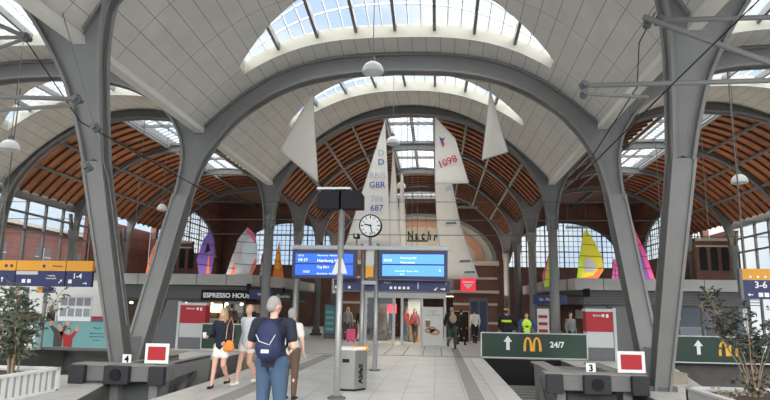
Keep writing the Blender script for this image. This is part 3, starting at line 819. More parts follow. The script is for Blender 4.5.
# orange over blue direction signs
def picto_row(t, xs, y, z, s, m):
    for x in xs:
        b = MB(); b.box(x - s / 2, x + s / 2, y - .004, y, z - s / 2, z + s / 2); local(b.build('pictogram', m, t), t)
def arrow(t, x, y, z, s, ang, m='sign_white'):
    c_, s_ = math.cos(ang), math.sin(ang)
    P = [(-.5, -.09), (.1, -.09), (.1, -.3), (.5, 0), (.1, .3), (.1, .09), (-.5, .09)]
    b = MB(); b.prism([(x + s * (p[0] * c_ - p[1] * s_), z + s * (p[0] * s_ + p[1] * c_)) for p in P], 'Y', y - .006, y - .001)
    local(b.build('arrow', m, t), t)
y = 20.0
t = thing('direction_sign', (-12.4, y, 2.2), 'wide orange and blue direction sign reading 1-4 above the left plant', 'sign', 'orange and blue direction signs')
bb(t, 'lower_panel', 'sign_blue', (-14.3, -10.62, y, y + .12, 2.22, 2.75)); bb(t, 'upper_panel', 'sign_orange', (-14.3, -10.62, y - .01, y + .12, 2.76, 3.11))
text('lettering', '1-4', .26, (-11.15, y - .006, 2.58), FRONT, 'sign_white', t, bold=.004)
arrow(t, -10.85, y, 2.34, .16, 0); arrow(t, -11.75, y, 2.40, .18, R(45)); arrow(t, -13.9, y, 2.45, .18, R(90))
picto_row(t, [-11.4, -13.1, -12.9], y, 2.40, .13, 'sign_white'); picto_row(t, [-13.6, -13.8, -12.4], y - .01, 2.92, .10, 'sign_blue')
text('lettering', 'ausgang', .09, (-12.1, y - .006, 2.60), FRONT, 'sign_white', t); text('lettering', 'Innenstadt', .09, (-12.1, y - .006, 2.50), FRONT, 'sign_white', t)
text('lettering', 'Westseite', .09, (-11.9, y - .016, 2.92), FRONT, 'sign_blue', t)
bb(t, 'divider', 'black', (-13.43, -13.41, y - .015, y, 2.22, 3.11), (-11.60, -11.58, y - .015, y, 2.22, 3.11))
bb(t, 'grey_patch', 'panel_grey', (-13.4, -12.6, y - .01, y, 2.62, 2.74))
for x in (-14.2, -10.9): bb(t, 'hanger', 'steel_mid', (x, x + .03, y + .05, y + .08, 3.1, 9.6 if x < -11 else 9.75))
t = thing('platform_sign', (-12.3, 20.2, 2.0), 'small blue and orange sign hung under the wide left direction sign', 'sign')
bb(t, 'panel', 'sign_blue', (-12.5, -12.1, 20.2, 20.25, 2.0, 2.2)); bb(t, 'orange_panel', 'sign_orange', (-12.7, -12.5, 20.2, 20.25, 2.0, 2.2)); bb(t, 'bracket', 'steel_mid', (-12.4, -12.2, 20.1, 20.22, 2.15, 2.24))
y = 18.0
t = thing('direction_sign', (10.6, y, 2.1), 'orange and blue direction sign reading 3-6 at the right edge', 'sign', 'orange and blue direction signs')
bb(t, 'lower_panel', 'sign_blue', (9.88, 12.0, y, y + .12, 2.08, 2.61)); bb(t, 'upper_panel', 'sign_orange', (9.88, 12.0, y - .01, y + .12, 2.62, 2.93)); bb(t, 'end_cap', 'steel_mid', (9.80, 9.88, y - .02, y + .14, 2.08, 2.93))
text('lettering', '3-6', .26, (10.36, y - .006, 2.47), FRONT, 'sign_white', t, bold=.004); arrow(t, 10.06, y, 2.20, .15, R(180))
picto_row(t, [10.34, 10.50], y, 2.20, .12, 'sign_white'); picto_row(t, [10.1, 10.3, 10.5], y - .01, 2.70, .06, 'sign_white')
for x in (10, 11.8): bb(t, 'hanger', 'steel_mid', (x, x + .03, y + .05, y + .08, 2.9, 9.4))

# ---------------------------------------------------------------- kiosk blocks with flat roofs
def kiosk(s, label):
    t = thing('shop_pavilion', (s * 11, 28, 0), label, 'shop pavilion', 'shop pavilions')
    xo = 15.6 if s > 0 else 18.4
    out = [(7.45, 28.0), (6.55, 31.4), (6.5, 38.0), (xo, 38.0), (xo, 28.0)]
    P = [(s * x, y) for x, y in out]
    if s < 0: P = P[::-1]
    b = MB(); b.prism(P, 'Z', 2.62, 3.13); local(b.build('roof', 'canopy_metal', t), t)
    Q = [(s * (x + (.5 if x < 10 else -.4)), y + (.6 if y < 29 else 0)) for x, y in out]
    if s < 0: Q = Q[::-1]
    b = MB(); b.prism(Q, 'Z', 2.0, 2.62); local(b.build('fascia', 'panel_dark', t), t)
    bb(t, 'floor_slab', 'panel_dark', (min(s * 7.9, s * 15.2), max(s * 7.9, s * 15.2), 28.7, 37.5, 0, .03))
    bb(t, 'back_wall', 'wood_dark', (min(s * 7.9, s * 15.2), max(s * 7.9, s * 15.2), 33.5, 33.6, 0, 2.3))
    b = MB()
    for k in range(8): b.box(s * (7.95 + k * 1.03) - .04, s * (7.95 + k * 1.03) + .04, 28.6, 28.7, 0, 2.0)
    b.box(min(s * 7.95, s * 15.2), max(s * 7.95, s * 15.2), 28.6, 28.7, 1.9, 2.0); b.box(min(s * 7.95, s * 15.2), max(s * 7.95, s * 15.2), 28.6, 28.7, 0, .25)
    local(b.build('shop_front', 'steel_dark', t), t)
    b = MB(); b.box(min(s * 7.95, s * 15.2), max(s * 7.95, s * 15.2), 28.64, 28.65, .25, 1.9); local(b.build('glazing', 'clear_glass', t), t)
    b = MB()
    for k in range(5): b.box(min(s * 7.6, s * 15.5), max(s * 7.6, s * 15.5), 28.1, 28.14, 2.02 + k * .12, 2.06 + k * .12)
    local(b.build('louvre', 'steel_mid', t), t)
    bb(t, 'counter', 'concrete_light', (min(s * 9, s * 14), max(s * 9, s * 14), 30.5, 31.1, 0.03, 1.0))
    for k in (range(7) if s < 0 else range(0)):
        b = MB(); b.sphere((s * (8.4 + k * .95), 29.6 + (k % 3) * .5, 1.75), (.09, .09, .07)); local(b.build('pendant_shade', 'warm_lamp', t), t)
        b = MB(); b.tube([(s * (8.4 + k * .95), 29.6 + (k % 3) * .5, 1.83), (s * (8.4 + k * .95), 29.6 + (k % 3) * .5, 2.0)], .01, 6); local(b.build('pendant_cord', 'black', t), t)
    for k in range(3):
        bb(t, 'menu_board', 'warm_lamp' if k == 1 else 'concrete_light', (min(s * (8.6 + k * 2), s * (10 + k * 2)), max(s * (8.6 + k * 2), s * (10 + k * 2)), 33.4, 33.48, 1.3, 1.75))
    return t
kl = kiosk(-1, 'flat-roofed grey shop pavilion on the left with the espresso sign and warm lit interior')
kr = kiosk(1, 'flat-roofed grey shop pavilion on the right behind the green banners')
t = thing('shop_sign', (-8.5, 27.97, 2.15), 'dark shop sign in white capitals reading ESPRESSO HOUS behind the two women', 'sign')
bb(t, 'panel', 'black', (-9.85, -7.15, 27.94, 28.0, 1.88, 2.40)); text('lettering', 'ESPRESSO HOUS', .30, (-8.62, 27.93, 2.13), FRONT, 'sign_white', t, bold=.012, sx=1.03); bb(t, 'bracket', 'black', (-9.8, -9.7, 28.0, 28.62, 2.2, 2.3), (-7.35, -7.25, 28.0, 28.62, 2.2, 2.3))
t = thing('shop_sign', (-7.0, 27.9, 2.15), 'small dark blue hanging sign at the corner right of the espresso sign', 'sign')
bb(t, 'panel', 'sign_blue', (-7.45, -6.35, 27.7, 27.76, 1.98, 2.42)); text('lettering', 'WC', .18, (-6.9, 27.69, 2.2), FRONT, 'sign_white', t)
b = MB(); b.box(-7.6, -7.4, 27.72, 27.76, 2.2, 2.7); b.box(-7.6, -7.5, 27.72, 28.2, 2.64, 2.70); local(b.build('hanger', 'black', t), t)
t = thing('shop_sign', (-6.5, 30.5, 2.15), 'small green and white shop sign right of the grey column beside the espresso shop', 'sign')
bb(t, 'panel', 'green', (-6.9, -6.2, 30.5, 30.56, 2.03, 2.33)); text('lettering', 'Thomas', .22, (-6.55, 30.49, 2.18), FRONT, 'sign_white', t)
bb(t, 'bracket', 'black', (-6.6, -6.5, 30.52, 30.56, 2.3, 2.63))
for k, (x, y, w, m, lab) in enumerate(((-4.55, 33.0, .65, 'sign_blue', 'tall dark teal poster stele left of the walkway behind the suitcase'), (5.82, 27, .6, 'red', 'framed red and white poster stele behind the workers in yellow vests'))):
    t = thing('poster_stele', (x, y, 0), lab, 'poster')
    b = MB(); b.box(-w / 2, w / 2, 0, .15, 0, 1.85); b.build('case', 'steel_dark', t, bevel=.02)
    b = MB(); b.box(-w / 2 + .05, w / 2 - .05, -.01, 0, .3, 1.75); b.build('sheet', 'teal_text' if k == 0 else 'white', t)
    b = MB()
    for j in range(4): b.box(-w / 2 + .1, w / 2 - .12, -.016, -.01, .45 + j * .3, .58 + j * .3)
    b.build('print', 'teal' if k == 0 else 'red', t)
t = thing('shop_sign', (5.7, 27.2, 2.1), 'blue shop sign above the framed red poster on the right', 'sign')
bb(t, 'panel', 'sign_blue', (5.45, 6.9, 27.2, 27.26, 1.95, 2.35)); text('lettering', 'Dr. Thomsen', .16, (6.15, 27.19, 2.15), FRONT, 'sign_white', t); bb(t, 'bracket', 'black', (6.85, 7.9, 27.22, 27.26, 2.3, 2.36)); bb(t, 'bracket_arm', 'black', (7.8, 7.9, 27.22, 28.2, 2.3, 2.66))

# ---------------------------------------------------------------- brick gable building in the middle
t = thing('brick_gable_house', (0.3, 33.4, 0), 'brick and cream stone entrance building with a rounded gable in the middle of the hall', 'building')
gc = 0.3
b = MB()
def half_ring(b, r0, r1, zc, y0, y1, n=28):
    for k in range(n):
        a0 = math.pi * k / n; a1 = math.pi * (k + 1) / n
        b.prism([(gc + r0 * math.cos(a0), zc + .63 * r0 * math.sin(a0)), (gc + r1 * math.cos(a0), zc + .63 * r1 * math.sin(a0)), (gc + r1 * math.cos(a1), zc + .63 * r1 * math.sin(a1)), (gc + r0 * math.cos(a1), zc + .63 * r0 * math.sin(a1))], 'Y', y0, y1)
zc = 4.25
half_ring(b, .05, 3.1, zc, 33.5, 34.0); local(b.build('tympanum', 'stone', t), t)
b = MB(); half_ring(b, 3.1, 3.55, zc, 33.35, 34.0); local(b.build('brick_ring', 'stone_ring', t), t)
b = MB(); half_ring(b, 3.55, 4.0, zc, 33.45, 34.0); local(b.build('stone_ring', 'stone', t), t)
b = MB(); half_ring(b, 4.0, 4.2, zc, 33.2, 34.0); local(b.build('gable_coping', 'steel_mid', t), t)
bb(t, 'cornice', 'stone', (-4.0, 4.6, 33.15, 34, 4.05, 4.28)); bb(t, 'cornice', 'stone', (-4.0, 4.6, 33.3, 34, 2.55, 2.7))
for x0, x1 in ((2.15, 4.5), (-3.9, -2.6)):
    b = MB(); b.box(x0, x1, 33.5, 34.0, 0, 4.1); local(b.build('brick_pier', 'brick', t), t)
    for z in (.9, 1.9, 3.3): bb(t, 'stone_band', 'stone', (x0 - .02, x1 + .02, 33.45, 34.0, z, z + .12))
b = MB(); b.box(3.0, 4.0, 33.44, 33.5, 0, 2.3); d = local(b.build('door', 'panel_dark', t), t)
b = MB(); b.box(3.08, 3.46, 33.42, 33.44, .2, 2.1); b.box(3.54, 3.92, 33.42, 33.44, .2, 2.1); b.build('pane', 'screen_frame', d)
bb(t, 'lintel', 'steel_mid', (-2.6, 2.15, 33.5, 33.8, 2.4, 4.1))
bb(t, 'body', 'brick', (-3.9, 4.5, 37.8, 38.0, 0, 4.2), (-3.9, -3.7, 34.0, 38.0, 0, 4.2), (4.3, 4.5, 34.0, 38.0, 0, 4.2)); bb(t, 'roof', 'stone', (-3.9, 4.5, 34.0, 38.0, 4.1, 4.25))
word = 'Kieler Nachrichten'
for k, chx in enumerate(word):
    if chx == ' ': continue
    a = R(152 - k * (124 / (len(word) - 1))); r = 1.9
    o = text('letter', chx, .66, (gc + 2.75 * math.cos(a), 33.48, zc + .28 + 1.15 * math.sin(a)), (R(90), R(-(math.degrees(a) - 90) * 0.4), 0), 'black', t, bold=.028, depth=.01, sx=.62)
for x in (-1.5, 0.3, 2.0):    # interior light
    bb(t, 'ceiling_light', 'white_lamp', (x - .3, x + .3, 34.8, 35.3, 2.38, 2.4))

t = thing('red_shop_sign', (2.85, 32.2, 2.6), 'red sign with white triangle on the brick pier right of the entrance', 'sign')
bb(t, 'panel', 'red_glow', (2.50, 3.28, 32.2, 32.3, 2.62, 3.28)); b = MB(); b.prism([(2.66, 2.98), (3.12, 2.98), (2.89, 2.72)], 'Y', 32.19, 32.2); local(b.build('triangle', 'sign_white', t), t)
bb(t, 'upper_box', 'red_glow', (2.95, 3.28, 32.2, 32.3, 3.3, 3.6)); bb(t, 'bar', 'sign_white', (2.6, 3.18, 32.19, 32.2, 3.06, 3.12)); text('numeral', '4', .22, (3.11, 32.19, 3.45), FRONT, 'sign_white', t)
bb(t, 'bracket', 'steel_dark', (2.8, 2.9, 32.3, 33.5, 3.0, 3.08))

# glazed vestibule with poster
t = thing('entrance_vestibule', (0, 28.6, 0), 'grey framed glass entrance vestibule in the centre with warm lit shop inside', 'entrance')
b = MB()
for x in (-2.1, -.76, -.38, .52, 1.62): b.box(x - .06, x + .06, 28.6, 28.75, 0, 2.3)
b.box(-2.16, 1.68, 28.55, 28.8, 2.15, 2.40); b.box(-2.16, -2.04, 28.6, 32.5, 2.2, 2.4); b.box(1.56, 1.68, 28.6, 32.5, 2.2, 2.4)
local(b.build('frame', 'panel_grey', t), t)
bb(t, 'roof', 'steel_mid', (-2.16, 1.68, 28.8, 33.0, 2.34, 2.40)); bb(t, 'glazing', 'clear_glass', (-2.1, -.82, 28.66, 28.67, 0, 2.15), (-.32, .46, 28.66, 28.67, 0, 2.15))
for x in (-1.7, -.9, -.1, .7):
    for y_ in (29.6, 31.2):
        b = MB(); b.lathe([(.13, 2.33), (.13, 2.30), (0, 2.30)], (x, y_, 0)); local(b.build('downlight', 'white_lamp', t), t)
bb(t, 'shop_counter', 'sign_orange', (-.2, .5, 31.6, 32.2, 0, 1.0)); bb(t, 'shelf', 'wood_dark', (-2.0, -1.4, 32.2, 32.6, 0, 1.9)); bb(t, 'red_display', 'red_glow', (-1.9, -.9, 32.6, 32.7, 1.4, 1.9)); bb(t, 'wall_panel', 'white', (-.3, .5, 32.8, 32.9, 0, 2.2))
t = thing('food_poster', (1.06, 28.5, 0), 'tall white poster with coffee cup and pretzel by the entrance', 'poster')
bb(t, 'sheet', 'white', (.60, 1.53, 28.5, 28.53, .03, 1.76))
mat('pretzel', (.48, .27, .15), .7); mat('coffee', (.30, .17, .10), .7); mat('print_dark', (.15, .16, .2))
b = MB(); b.prism([(.74, .84), (.92, .84), (.96, 1.18), (.70, 1.18)], 'Y', 28.49, 28.5); local(b.build('cup', 'coffee', t), t)
b = MB(); b.prism([(.69, 1.14), (.97, 1.14), (.95, 1.2), (.71, 1.2)], 'Y', 28.485, 28.49); local(b.build('cup_lid', 'sign_white', t), t)
for cx_, cz_, r_ in ((.88, .68, .2), (1.16, .62, .24), (1.02, .76, .18)):
    b = MB()
    for k in range(16):
        a0 = 2 * math.pi * k / 16; a1 = 2 * math.pi * (k + 1) / 16
        b.prism([(cx_ + r_ * math.cos(a0), cz_ + r_ * .6 * math.sin(a0)), (cx_ + r_ * math.cos(a1), cz_ + r_ * .6 * math.sin(a1)), (cx_ + r_ * .45 * math.cos(a1), cz_ + r_ * .2 * math.sin(a1)), (cx_ + r_ * .45 * math.cos(a0), cz_ + r_ * .2 * math.sin(a0))], 'Y', 28.485, 28.492)
    local(b.build('pretzel', 'pretzel', t), t)
for z, tx in ((1.58, 'AUF DEN'), (1.48, 'WEG'), (1.38, 'FRISCH GEBACKEN')): text('lettering', tx, .07, (1.06, 28.495, z), FRONT, 'print_dark', t)

# ---------------------------------------------------------------- departure boards on their gantry
y = 16.6
t = thing('display_gantry', (-.6, y, 0), 'grey gantry of posts and a crossbar carrying the two blue departure screens', 'gantry')
b = MB(); b.box(-2.80, 1.62, y - .04, y + .06, 3.25, 3.36); local(b.build('crossbar', 'pole_metal', t), t)
for x in (-2.68, -.80, -.42):
    b = MB(); b.tube([(x, y + .12, 0), (x, y + .12, 3.42)], .065, 12); local(b.build('post', 'pole_metal', t, smooth=True), t)
    b = MB(); b.lathe([(.15, 0), (.15, .03), (0, .03)], (x, y + .12, 0)); local(b.build('base_plate', 'steel_dark', t), t)
bb(t, 'link', 'pole_metal', (-.80, -.42, y + .05, y + .15, 2.30, 2.40), (-.80, -.42, y + .05, y + .15, 3.36, 3.44))
bb(t, 'orange_box', 'sign_orange', (-.71, -.50, y, y + .06, 2.50, 2.80)); bb(t, 'grey_box', 'panel_grey', (-.71, -.50, y, y + .06, 2.80, 3.20))
def screen(x0, x1, lines, lab, light):
    t = thing('departure_screen', ((x0 + x1) / 2, y, 2.45), lab, 'display', 'blue departure screens')
    bb(t, 'housing', 'screen_frame', (x0, x1, y - .12, y + .05, 2.44, 3.23), bevel=.01)
    bb(t, 'display_panel', light, (x0 + .10, x1 - .10, y - .13, y - .12, 2.86, 3.12), (x0 + .10, x1 - .10, y - .13, y - .12, 2.53, 2.82))
    for tx, s_, px, pz, al in lines: text('lettering', tx, s_, (px, y - .135, pz), FRONT, 'screen_text', t, align=al, depth=.001)
    return t
screen(-2.76, -.95, [('09:37', .12, -2.58, 2.94, 'LEFT'), ('RE 70', .06, -2.58, 3.06, 'LEFT'), ('Hamburg Hbf', .12, -2.05, 2.93, 'LEFT'), ('Neumünster - Elmshorn', .06, -2.05, 3.07, 'LEFT'),
    ('Zug fährt', .09, -2.05, 2.75, 'LEFT'), ('10:03', .09, -2.45, 2.62, 'LEFT'), ('Eckernförde - Flensburg', .06, -2.05, 2.57, 'LEFT')], 'left blue departure screen with rows of white text, behind the light pole', 'screen')
screen(-.34, 1.54, [('Hamburg Hbf', .08, .25, 3.02, 'LEFT'), ('Neumünster', .08, .25, 2.90, 'LEFT'), ('09:44', .10, -.20, 2.95, 'LEFT'), ('Lübeck Hbf - Preetz - Plön', .06, 0.1, 2.66, 'LEFT'), ('Eutin', .06, .25, 2.58, 'LEFT'), ('4', .10, 1.30, 2.68, 'LEFT')], 'right blue departure screen with reflections above the blue pictogram sign', 'screen_light')
t = thing('pictogram_sign', (0, y, 2.15), 'long dark blue sign with small white pictograms under the departure screens', 'sign')
bb(t, 'panel', 'sign_blue', (-1.62, 1.60, y + .2, y + .28, 2.13, 2.43))
picto_row(t, [-1.55, -1.42, -1.18, -.02, .10, .22, .34, .46], y + .2, 2.22, .07, 'sign_white'); arrow(t, 1.22, y + .2, 2.2, .12, R(225)); arrow(t, 1.42, y + .2, 2.2, .14, 0)
bb(t, 'divider', 'sign_white', (.72, .74, y + .19, y + .2, 2.2, 2.38)); text('lettering', 'Gleise 3', .06, (-.12, y + .19, 2.36), FRONT, 'sign_white', t)
for x in (-1.5, 1.5): bb(t, 'hanger', 'steel_mid', (x - .02, x + .02, y + .18, y + .22, 2.3, 3.3))

# clock
t = thing('station_clock', (-.60, y, 3.36), 'round white station clock with black hands on top of the gantry', 'clock')
cz = 3.92; b = MB(); b.tube([(-.60, y - .06, cz), (-.60, y + .10, cz)], .32, 32); local(b.build('case', 'black', t, smooth=False), t)
b = MB(); b.tube([(-.60, y - .065, cz), (-.60, y - .06, cz)], .285, 32); local(b.build('dial', 'sign_white', t), t)
b = MB()
for k in range(12):
    a = R(30 * k); r0, r1 = (.20, .27); b.beam((-.60 + r0 * math.sin(a), y - .07, cz + r0 * math.cos(a)), (-.60 + r1 * math.sin(a), y - .07, cz + r1 * math.cos(a)), .004, .03 if k % 3 == 0 else .018, (math.cos(a), 0, -math.sin(a)))
local(b.build('hour_marks', 'black', t), t)
for nm, ang, L, w in (('hour_hand', R(283), .17, .035), ('minute_hand', R(165), .25, .025)):
    b = MB(); b.beam((-.60 - .04 * math.sin(ang), y - .075, cz - .04 * math.cos(ang)), (-.60 + L * math.sin(ang), y - .075, cz + L * math.cos(ang)), .004, w, (math.cos(ang), 0, -math.sin(ang))); local(b.build(nm, 'black', t), t)
b = MB(); b.tube([(-.60, y, 3.36), (-.60, y, 3.62)], .04, 10); local(b.build('stem', 'steel_mid', t), t)
t = thing('security_camera', (-.98, y, 3.36), 'small dark security camera on the gantry left of the clock', 'camera')
b = MB(); b.box(-.08, .08, -.16, .08, .20, .32); b.build('housing', 'black', t, bevel=.01); b = MB(); b.tube([(0, 0, 0), (0, 0, .2)], .025); b.build('mount', 'steel_mid', t); b = MB(); b.tube([(0, -.2, .26), (0, -.16, .26)], .04, 12); b.build('lens', 'panel_grey', t)

# pole with twin light box
t = thing('light_pole', (-.59, 11.45, 0), 'tall grey platform pole with a twin black lamp box on top and small warning triangles', 'lamp post')
b = MB(); b.tube([(0, 0, 0), (0, 0, 3.95)], .062, 14); b.build('pole', 'pole_metal', t, smooth=True); b = MB(); b.lathe([(.17, 0), (.17, .03), (.09, .06)], (0, 0, 0)); b.build('base_plate', 'steel_dark', t)
for s in (-1, 1):
    b = MB(); b.prism([(s * .02, -.17), (s * .44, -.17), (s * .44, .10), (s * .36, .18), (s * .02, .18)], 'Y', -.16, .12); q = b.build('lamp_box', 'black', t, bevel=.01); q.location = (0, -.12, 3.68)
b = MB(); b.box(-.45, .20, -.30, -.0, 3.88, 3.92); b.build('top_plate', 'panel_grey', t)
for s in (-1, 1):
    b = MB(); b.prism([(s * .03, -.16), (s * .15, -.16), (s * .05, .12), (s * .03, .12)], 'Y', -.08, -.06); q = b.build('triangle_plate', 'panel_grey', t); q.location = (0, 0, 2.45)

# litter bin
t = thing('litter_bin', (-.46, 12.75, 0), 'angular brushed steel litter bin with yellow corner and Abfall lettering on its side', 'litter bin')
P = [(-.27, -.22), (.05, -.26), (.27, .06), (.20, .28), (-.24, .24)]
b = MB(); b.prism(P, 'Z', .04, .80); b.build('body', 'brushed', t, bevel=.008)
b = MB(); b.prism([(x * 1.04, y_ * 1.04) for x, y_ in P], 'Z', .80, .86); b.build('lid', 'white', t, bevel=.006)
b = MB(); b.prism([(.02, -.275), (.285, .06), (.22, .29), (.10, .0)], 'Z', .79, .875); b.build('yellow_corner', 'sign_orange', t)
b = MB(); b.prism([(x * .92, y_ * .92) for x, y_ in P], 'Z', 0, .05); b.build('plinth', 'black', t)
b = MB(); b.box(-.20, -.06, -.255, -.225, .56, .63); b.build('slot', 'black', t)
dx, dy = .22, .32; ang = math.atan2(dy, dx)
o = text('lettering', 'Abfall', .17, (0, 0, 0), (0, 0, 0), 'black', None, bold=.004); o.parent = t
o.matrix_local = Matrix.Translation((.165, -.105, .33)) @ Matrix.Rotation(ang, 4, 'Z') @ Matrix.Rotation(R(90), 4, 'X') @ Matrix.Rotation(R(90), 4, 'Z')

# ---------------------------------------------------------------- hanging sails
def sail(name, label, pts, y, texts=(), group='white sails hung from the roof', wire=None, bulge=.12, m='sail'):
    """pts: outline (x,z) in order; bulged slightly in Y; battens/seams as sub-meshes"""
    t = thing(name, (pts[0][0], y, pts[0][1]), label, 'sail', group)
    cx = sum(p[0] for p in pts) / len(pts); cz_ = sum(p[1] for p in pts) / len(pts)
    ring = []
    for k in range(len(pts)):
        p, q = pts[k], pts[(k + 1) % len(pts)]
        for j in range(6): ring.append((lerp(p[0], q[0], j / 6), lerp(p[1], q[1], j / 6)))
    b = MB(); n = len(ring); L = 6; vs = []
    for l in range(L):
        s_ = 1 - l / L
        for (x, z) in ring: vs.append((cx + (x - cx) * s_, y + bulge * (1 - s_ * s_), cz_ + (z - cz_) * s_))
    vs.append((cx, y + bulge, cz_)); fs = []
    for l in range(L - 1):
        for k in range(n): fs.append((l * n + k, l * n + (k + 1) % n, (l + 1) * n + (k + 1) % n, (l + 1) * n + k))
    for k in range(n): fs.append(((L - 1) * n + k, (L - 1) * n + (k + 1) % n, L * n))
    b.raw(vs, fs); c_ = local(b.build('cloth', m, t, smooth=True, solid=.008), t)
    b = MB()
    for k in range(len(pts)):
        p, q = pts[k], pts[(k + 1) % len(pts)]; b.tube([(p[0], y, p[1]), (q[0], y, q[1])], .012, 6)
    local(b.build('bolt_rope', 'panel_grey', t), t)
    b = MB(); top = max(pts, key=lambda p: p[1]); b.tube([(top[0], y, top[1]), (top[0], y, wire or zv(abs(top[0]) / A, y))], .008, 6); local(b.build('wire', 'steel_dark', t), t)
    for (tx, s_, x, z, mm, rot) in texts:
        text('lettering', tx, s_, (x, y - .03, z), (R(90), R(rot), 0), mm, t, bold=.004, depth=.002)
    return t
def sc(p, y0, y1):   # same view line at a new distance
    return tuple((1.255 + (x - 1.255) * y1 / y0, 1.65 + (z - 1.65) * y1 / y0) for x, z in p)
y = 20
sail('sail', 'plain white triangular sail hanging on the left of the middle vault', [(-3.13, 9.15), (-4.25, 7.04), (-2.83, 5.9)], y)
sail('sail', 'plain narrow white triangular sail hanging on the right of the middle vault', [(3.07, 9.13), (2.76, 6.65), (3.64, 6.92)], y)
yb = 24.0; P = sc([(-0.55, 8.09), (-1.83, 3.7), (-.30, 3.7), (-.42, 6.0)], 20, yb)
def q1(x, z): return sc([(x, z)], 20, yb)[0]
sail('sail', 'tallest white sail with blue D, GBR and 687, just left of the centre', P, yb, [
    ('D', .36, *q1(-.66, 6.58), 'sail_blue', 0), ('D', .36, *q1(-.66, 6.90), 'sail_grey', 0), ('GBR', .35, *q1(-.78, 5.78), 'sail_blue', 0), ('RBG', .35, *q1(-.78, 6.10), 'sail_grey', 0),
    ('687', .35, *q1(-.78, 4.98), 'sail_blue', 0), ('786', .35, *q1(-.78, 5.30), 'sail_grey', 0)], bulge=.05)
P = sc([(-.26, 7.05), (-.42, 3.7), (.06, 3.7), (-.17, 6.4)], 20, 26.5); sail('sail', 'narrow white sail just right of the tallest sail', P, 26.5, wire=10.9)
P = sc([(.03, 6.2), (-.08, 3.7), (.26, 3.7), (.10, 6.1)], 20, 29); sail('sail', 'small narrow white sail behind, right of the narrow one', P, 29, wire=10.9)
P = sc([(1.18, 8.18), (1.18, 5.82), (2.32, 5.85), (1.86, 7.42)], 20, 24.5)
def q2(x, z): return sc([(x, z)], 20, 24.5)[0]
t = sail('sail', 'white sail with red number 1098 and small emblem right of centre', P, 24.5, [('1098', .42, *q2(1.60, 6.58), 'sail_red', -22)], wire=10.3)
ex, ez = q2(1.42, 7.30); b = MB(); b.prism([(ex - .12, ez + .2), (ex + .02, ez + .12), (ex + .12, ez + .18), (ex + .05, ez), (ex + .02, ez - .22), (ex - .06, ez - .02)], 'Y', 24.46, 24.468); local(b.build('emblem', 'sail_blue', t), t)
b = MB(); b.prism([(ex + .0, ez + .05), (ex + .10, ez - .1), (ex + .05, ez - .28), (ex - .02, ez - .12)], 'Y', 24.45, 24.458); local(b.build('emblem', 'sail_red', t), t)
P = sc([(1.18, 5.86), (1.75, 5.86), (2.03, 4.43), (2.60, 2.68), (1.55, 2.66), (1.25, 4.2)], 20, 28)
def q3(x, z): return sc([(x, z)], 20, 28)[0]
t = sail('sail', 'long tapering off-white sail marked 50 hanging in front of the rounded gable', P, 28, [('50', .26, *q3(1.63, 5.65), 'sail_grey', -15)], wire=10.35)
for (x, z) in ((1.70, 4.48), (2.15, 3.22), (2.30, 2.86)):
    X, Z = q3(x, z); b = MB(); b.prism([(X - .25, Z - .05), (X + .28, Z - .03), (X + .25, Z + .07), (X - .2, Z + .05)], 'Y', 27.95, 27.96); local(b.build('label_patch', 'slate', t), t)

# windsurf sails on the pavilion roofs
def surf_sail(label, outline, y, panels, z0=3.13, film=None):
    xs = [p[0] for p in outline]; t = thing('windsurf_sail', (sum(xs) / len(xs), y, z0), label, 'windsurf sail', 'windsurf sails on the pavilion roofs')
    b = MB(); b.prism(outline, 'Y', y, y + .02); local(b.build('cloth', panels[0], t), t)
    for k, (m, P) in enumerate(panels[1]): 
        b = MB(); b.prism(P, 'Y', y - .012 - .004 * k, y - .002 - .004 * k); local(b.build('panel', m, t), t)
    top = max(outline, key=lambda p: p[1]); foot = outline[0]
    b = MB(); b.tube([(foot[0], y + .03, z0), ((foot[0] + top[0]) / 2 - .03, y + .03, (z0 + top[1]) / 2), (top[0], y + .03, top[1])], .02, 8); local(b.build('mast', 'black', t), t)
    for k in range(1, 4):
        b = MB(); zz = lerp(min(p[1] for p in outline), top[1], k / 4.3)
        xs_ = []
        for a, c in zip(outline, outline[1:] + outline[:1]):
            if (a[1] - zz) * (c[1] - zz) < 0: xs_.append(lerp(a[0], c[0], (zz - a[1]) / (c[1] - a[1])))
        if len(xs_) >= 2: b.beam((min(xs_), y - .03, zz), (max(xs_), y - .03, zz - .05), .01, .02); local(b.build('batten', 'black', t), t)
    return t
y = 29.0
surf_sail('purple windsurf sail with a dark emblem at the left end of the left pavilion roof', [(-10.45, 3.15), (-10.62, 3.9), (-10.35, 4.9), (-10.05, 5.3), (-9.85, 4.9), (-9.75, 4.0), (-9.85, 3.15)], y, ('purple', [('coral', [(-10.1, 3.2), (-9.92, 3.2), (-10.0, 4.3)]), ('black', [(-10.25, 4.2), (-9.95, 4.35), (-10.1, 4.75)])]))
surf_sail('grey and coral windsurf sail leaning left of the clear one', [(-9.2, 3.15), (-8.9, 4.2), (-8.62, 4.7), (-8.4, 4.3), (-8.35, 3.15)], y + .3, ('sail_grey', [('coral', [(-8.95, 3.17), (-8.65, 3.17), (-8.58, 4.6), (-8.72, 4.4)])]))
surf_sail('large clear grey windsurf sail with pink edge on the left pavilion roof', [(-8.55, 3.15), (-8.75, 4.0), (-8.55, 4.9), (-8.10, 5.5), (-7.75, 5.2), (-7.55, 4.6), (-7.50, 3.8), (-7.75, 3.15)], y - .1, ('sail_film', [('pink', [(-8.10, 5.48), (-7.76, 5.18), (-7.60, 4.7), (-7.70, 4.75), (-7.95, 5.1), (-8.2, 5.3)]), ('coral', [(-7.78, 3.17), (-7.52, 3.85), (-7.62, 4.0), (-7.92, 3.17)])]))
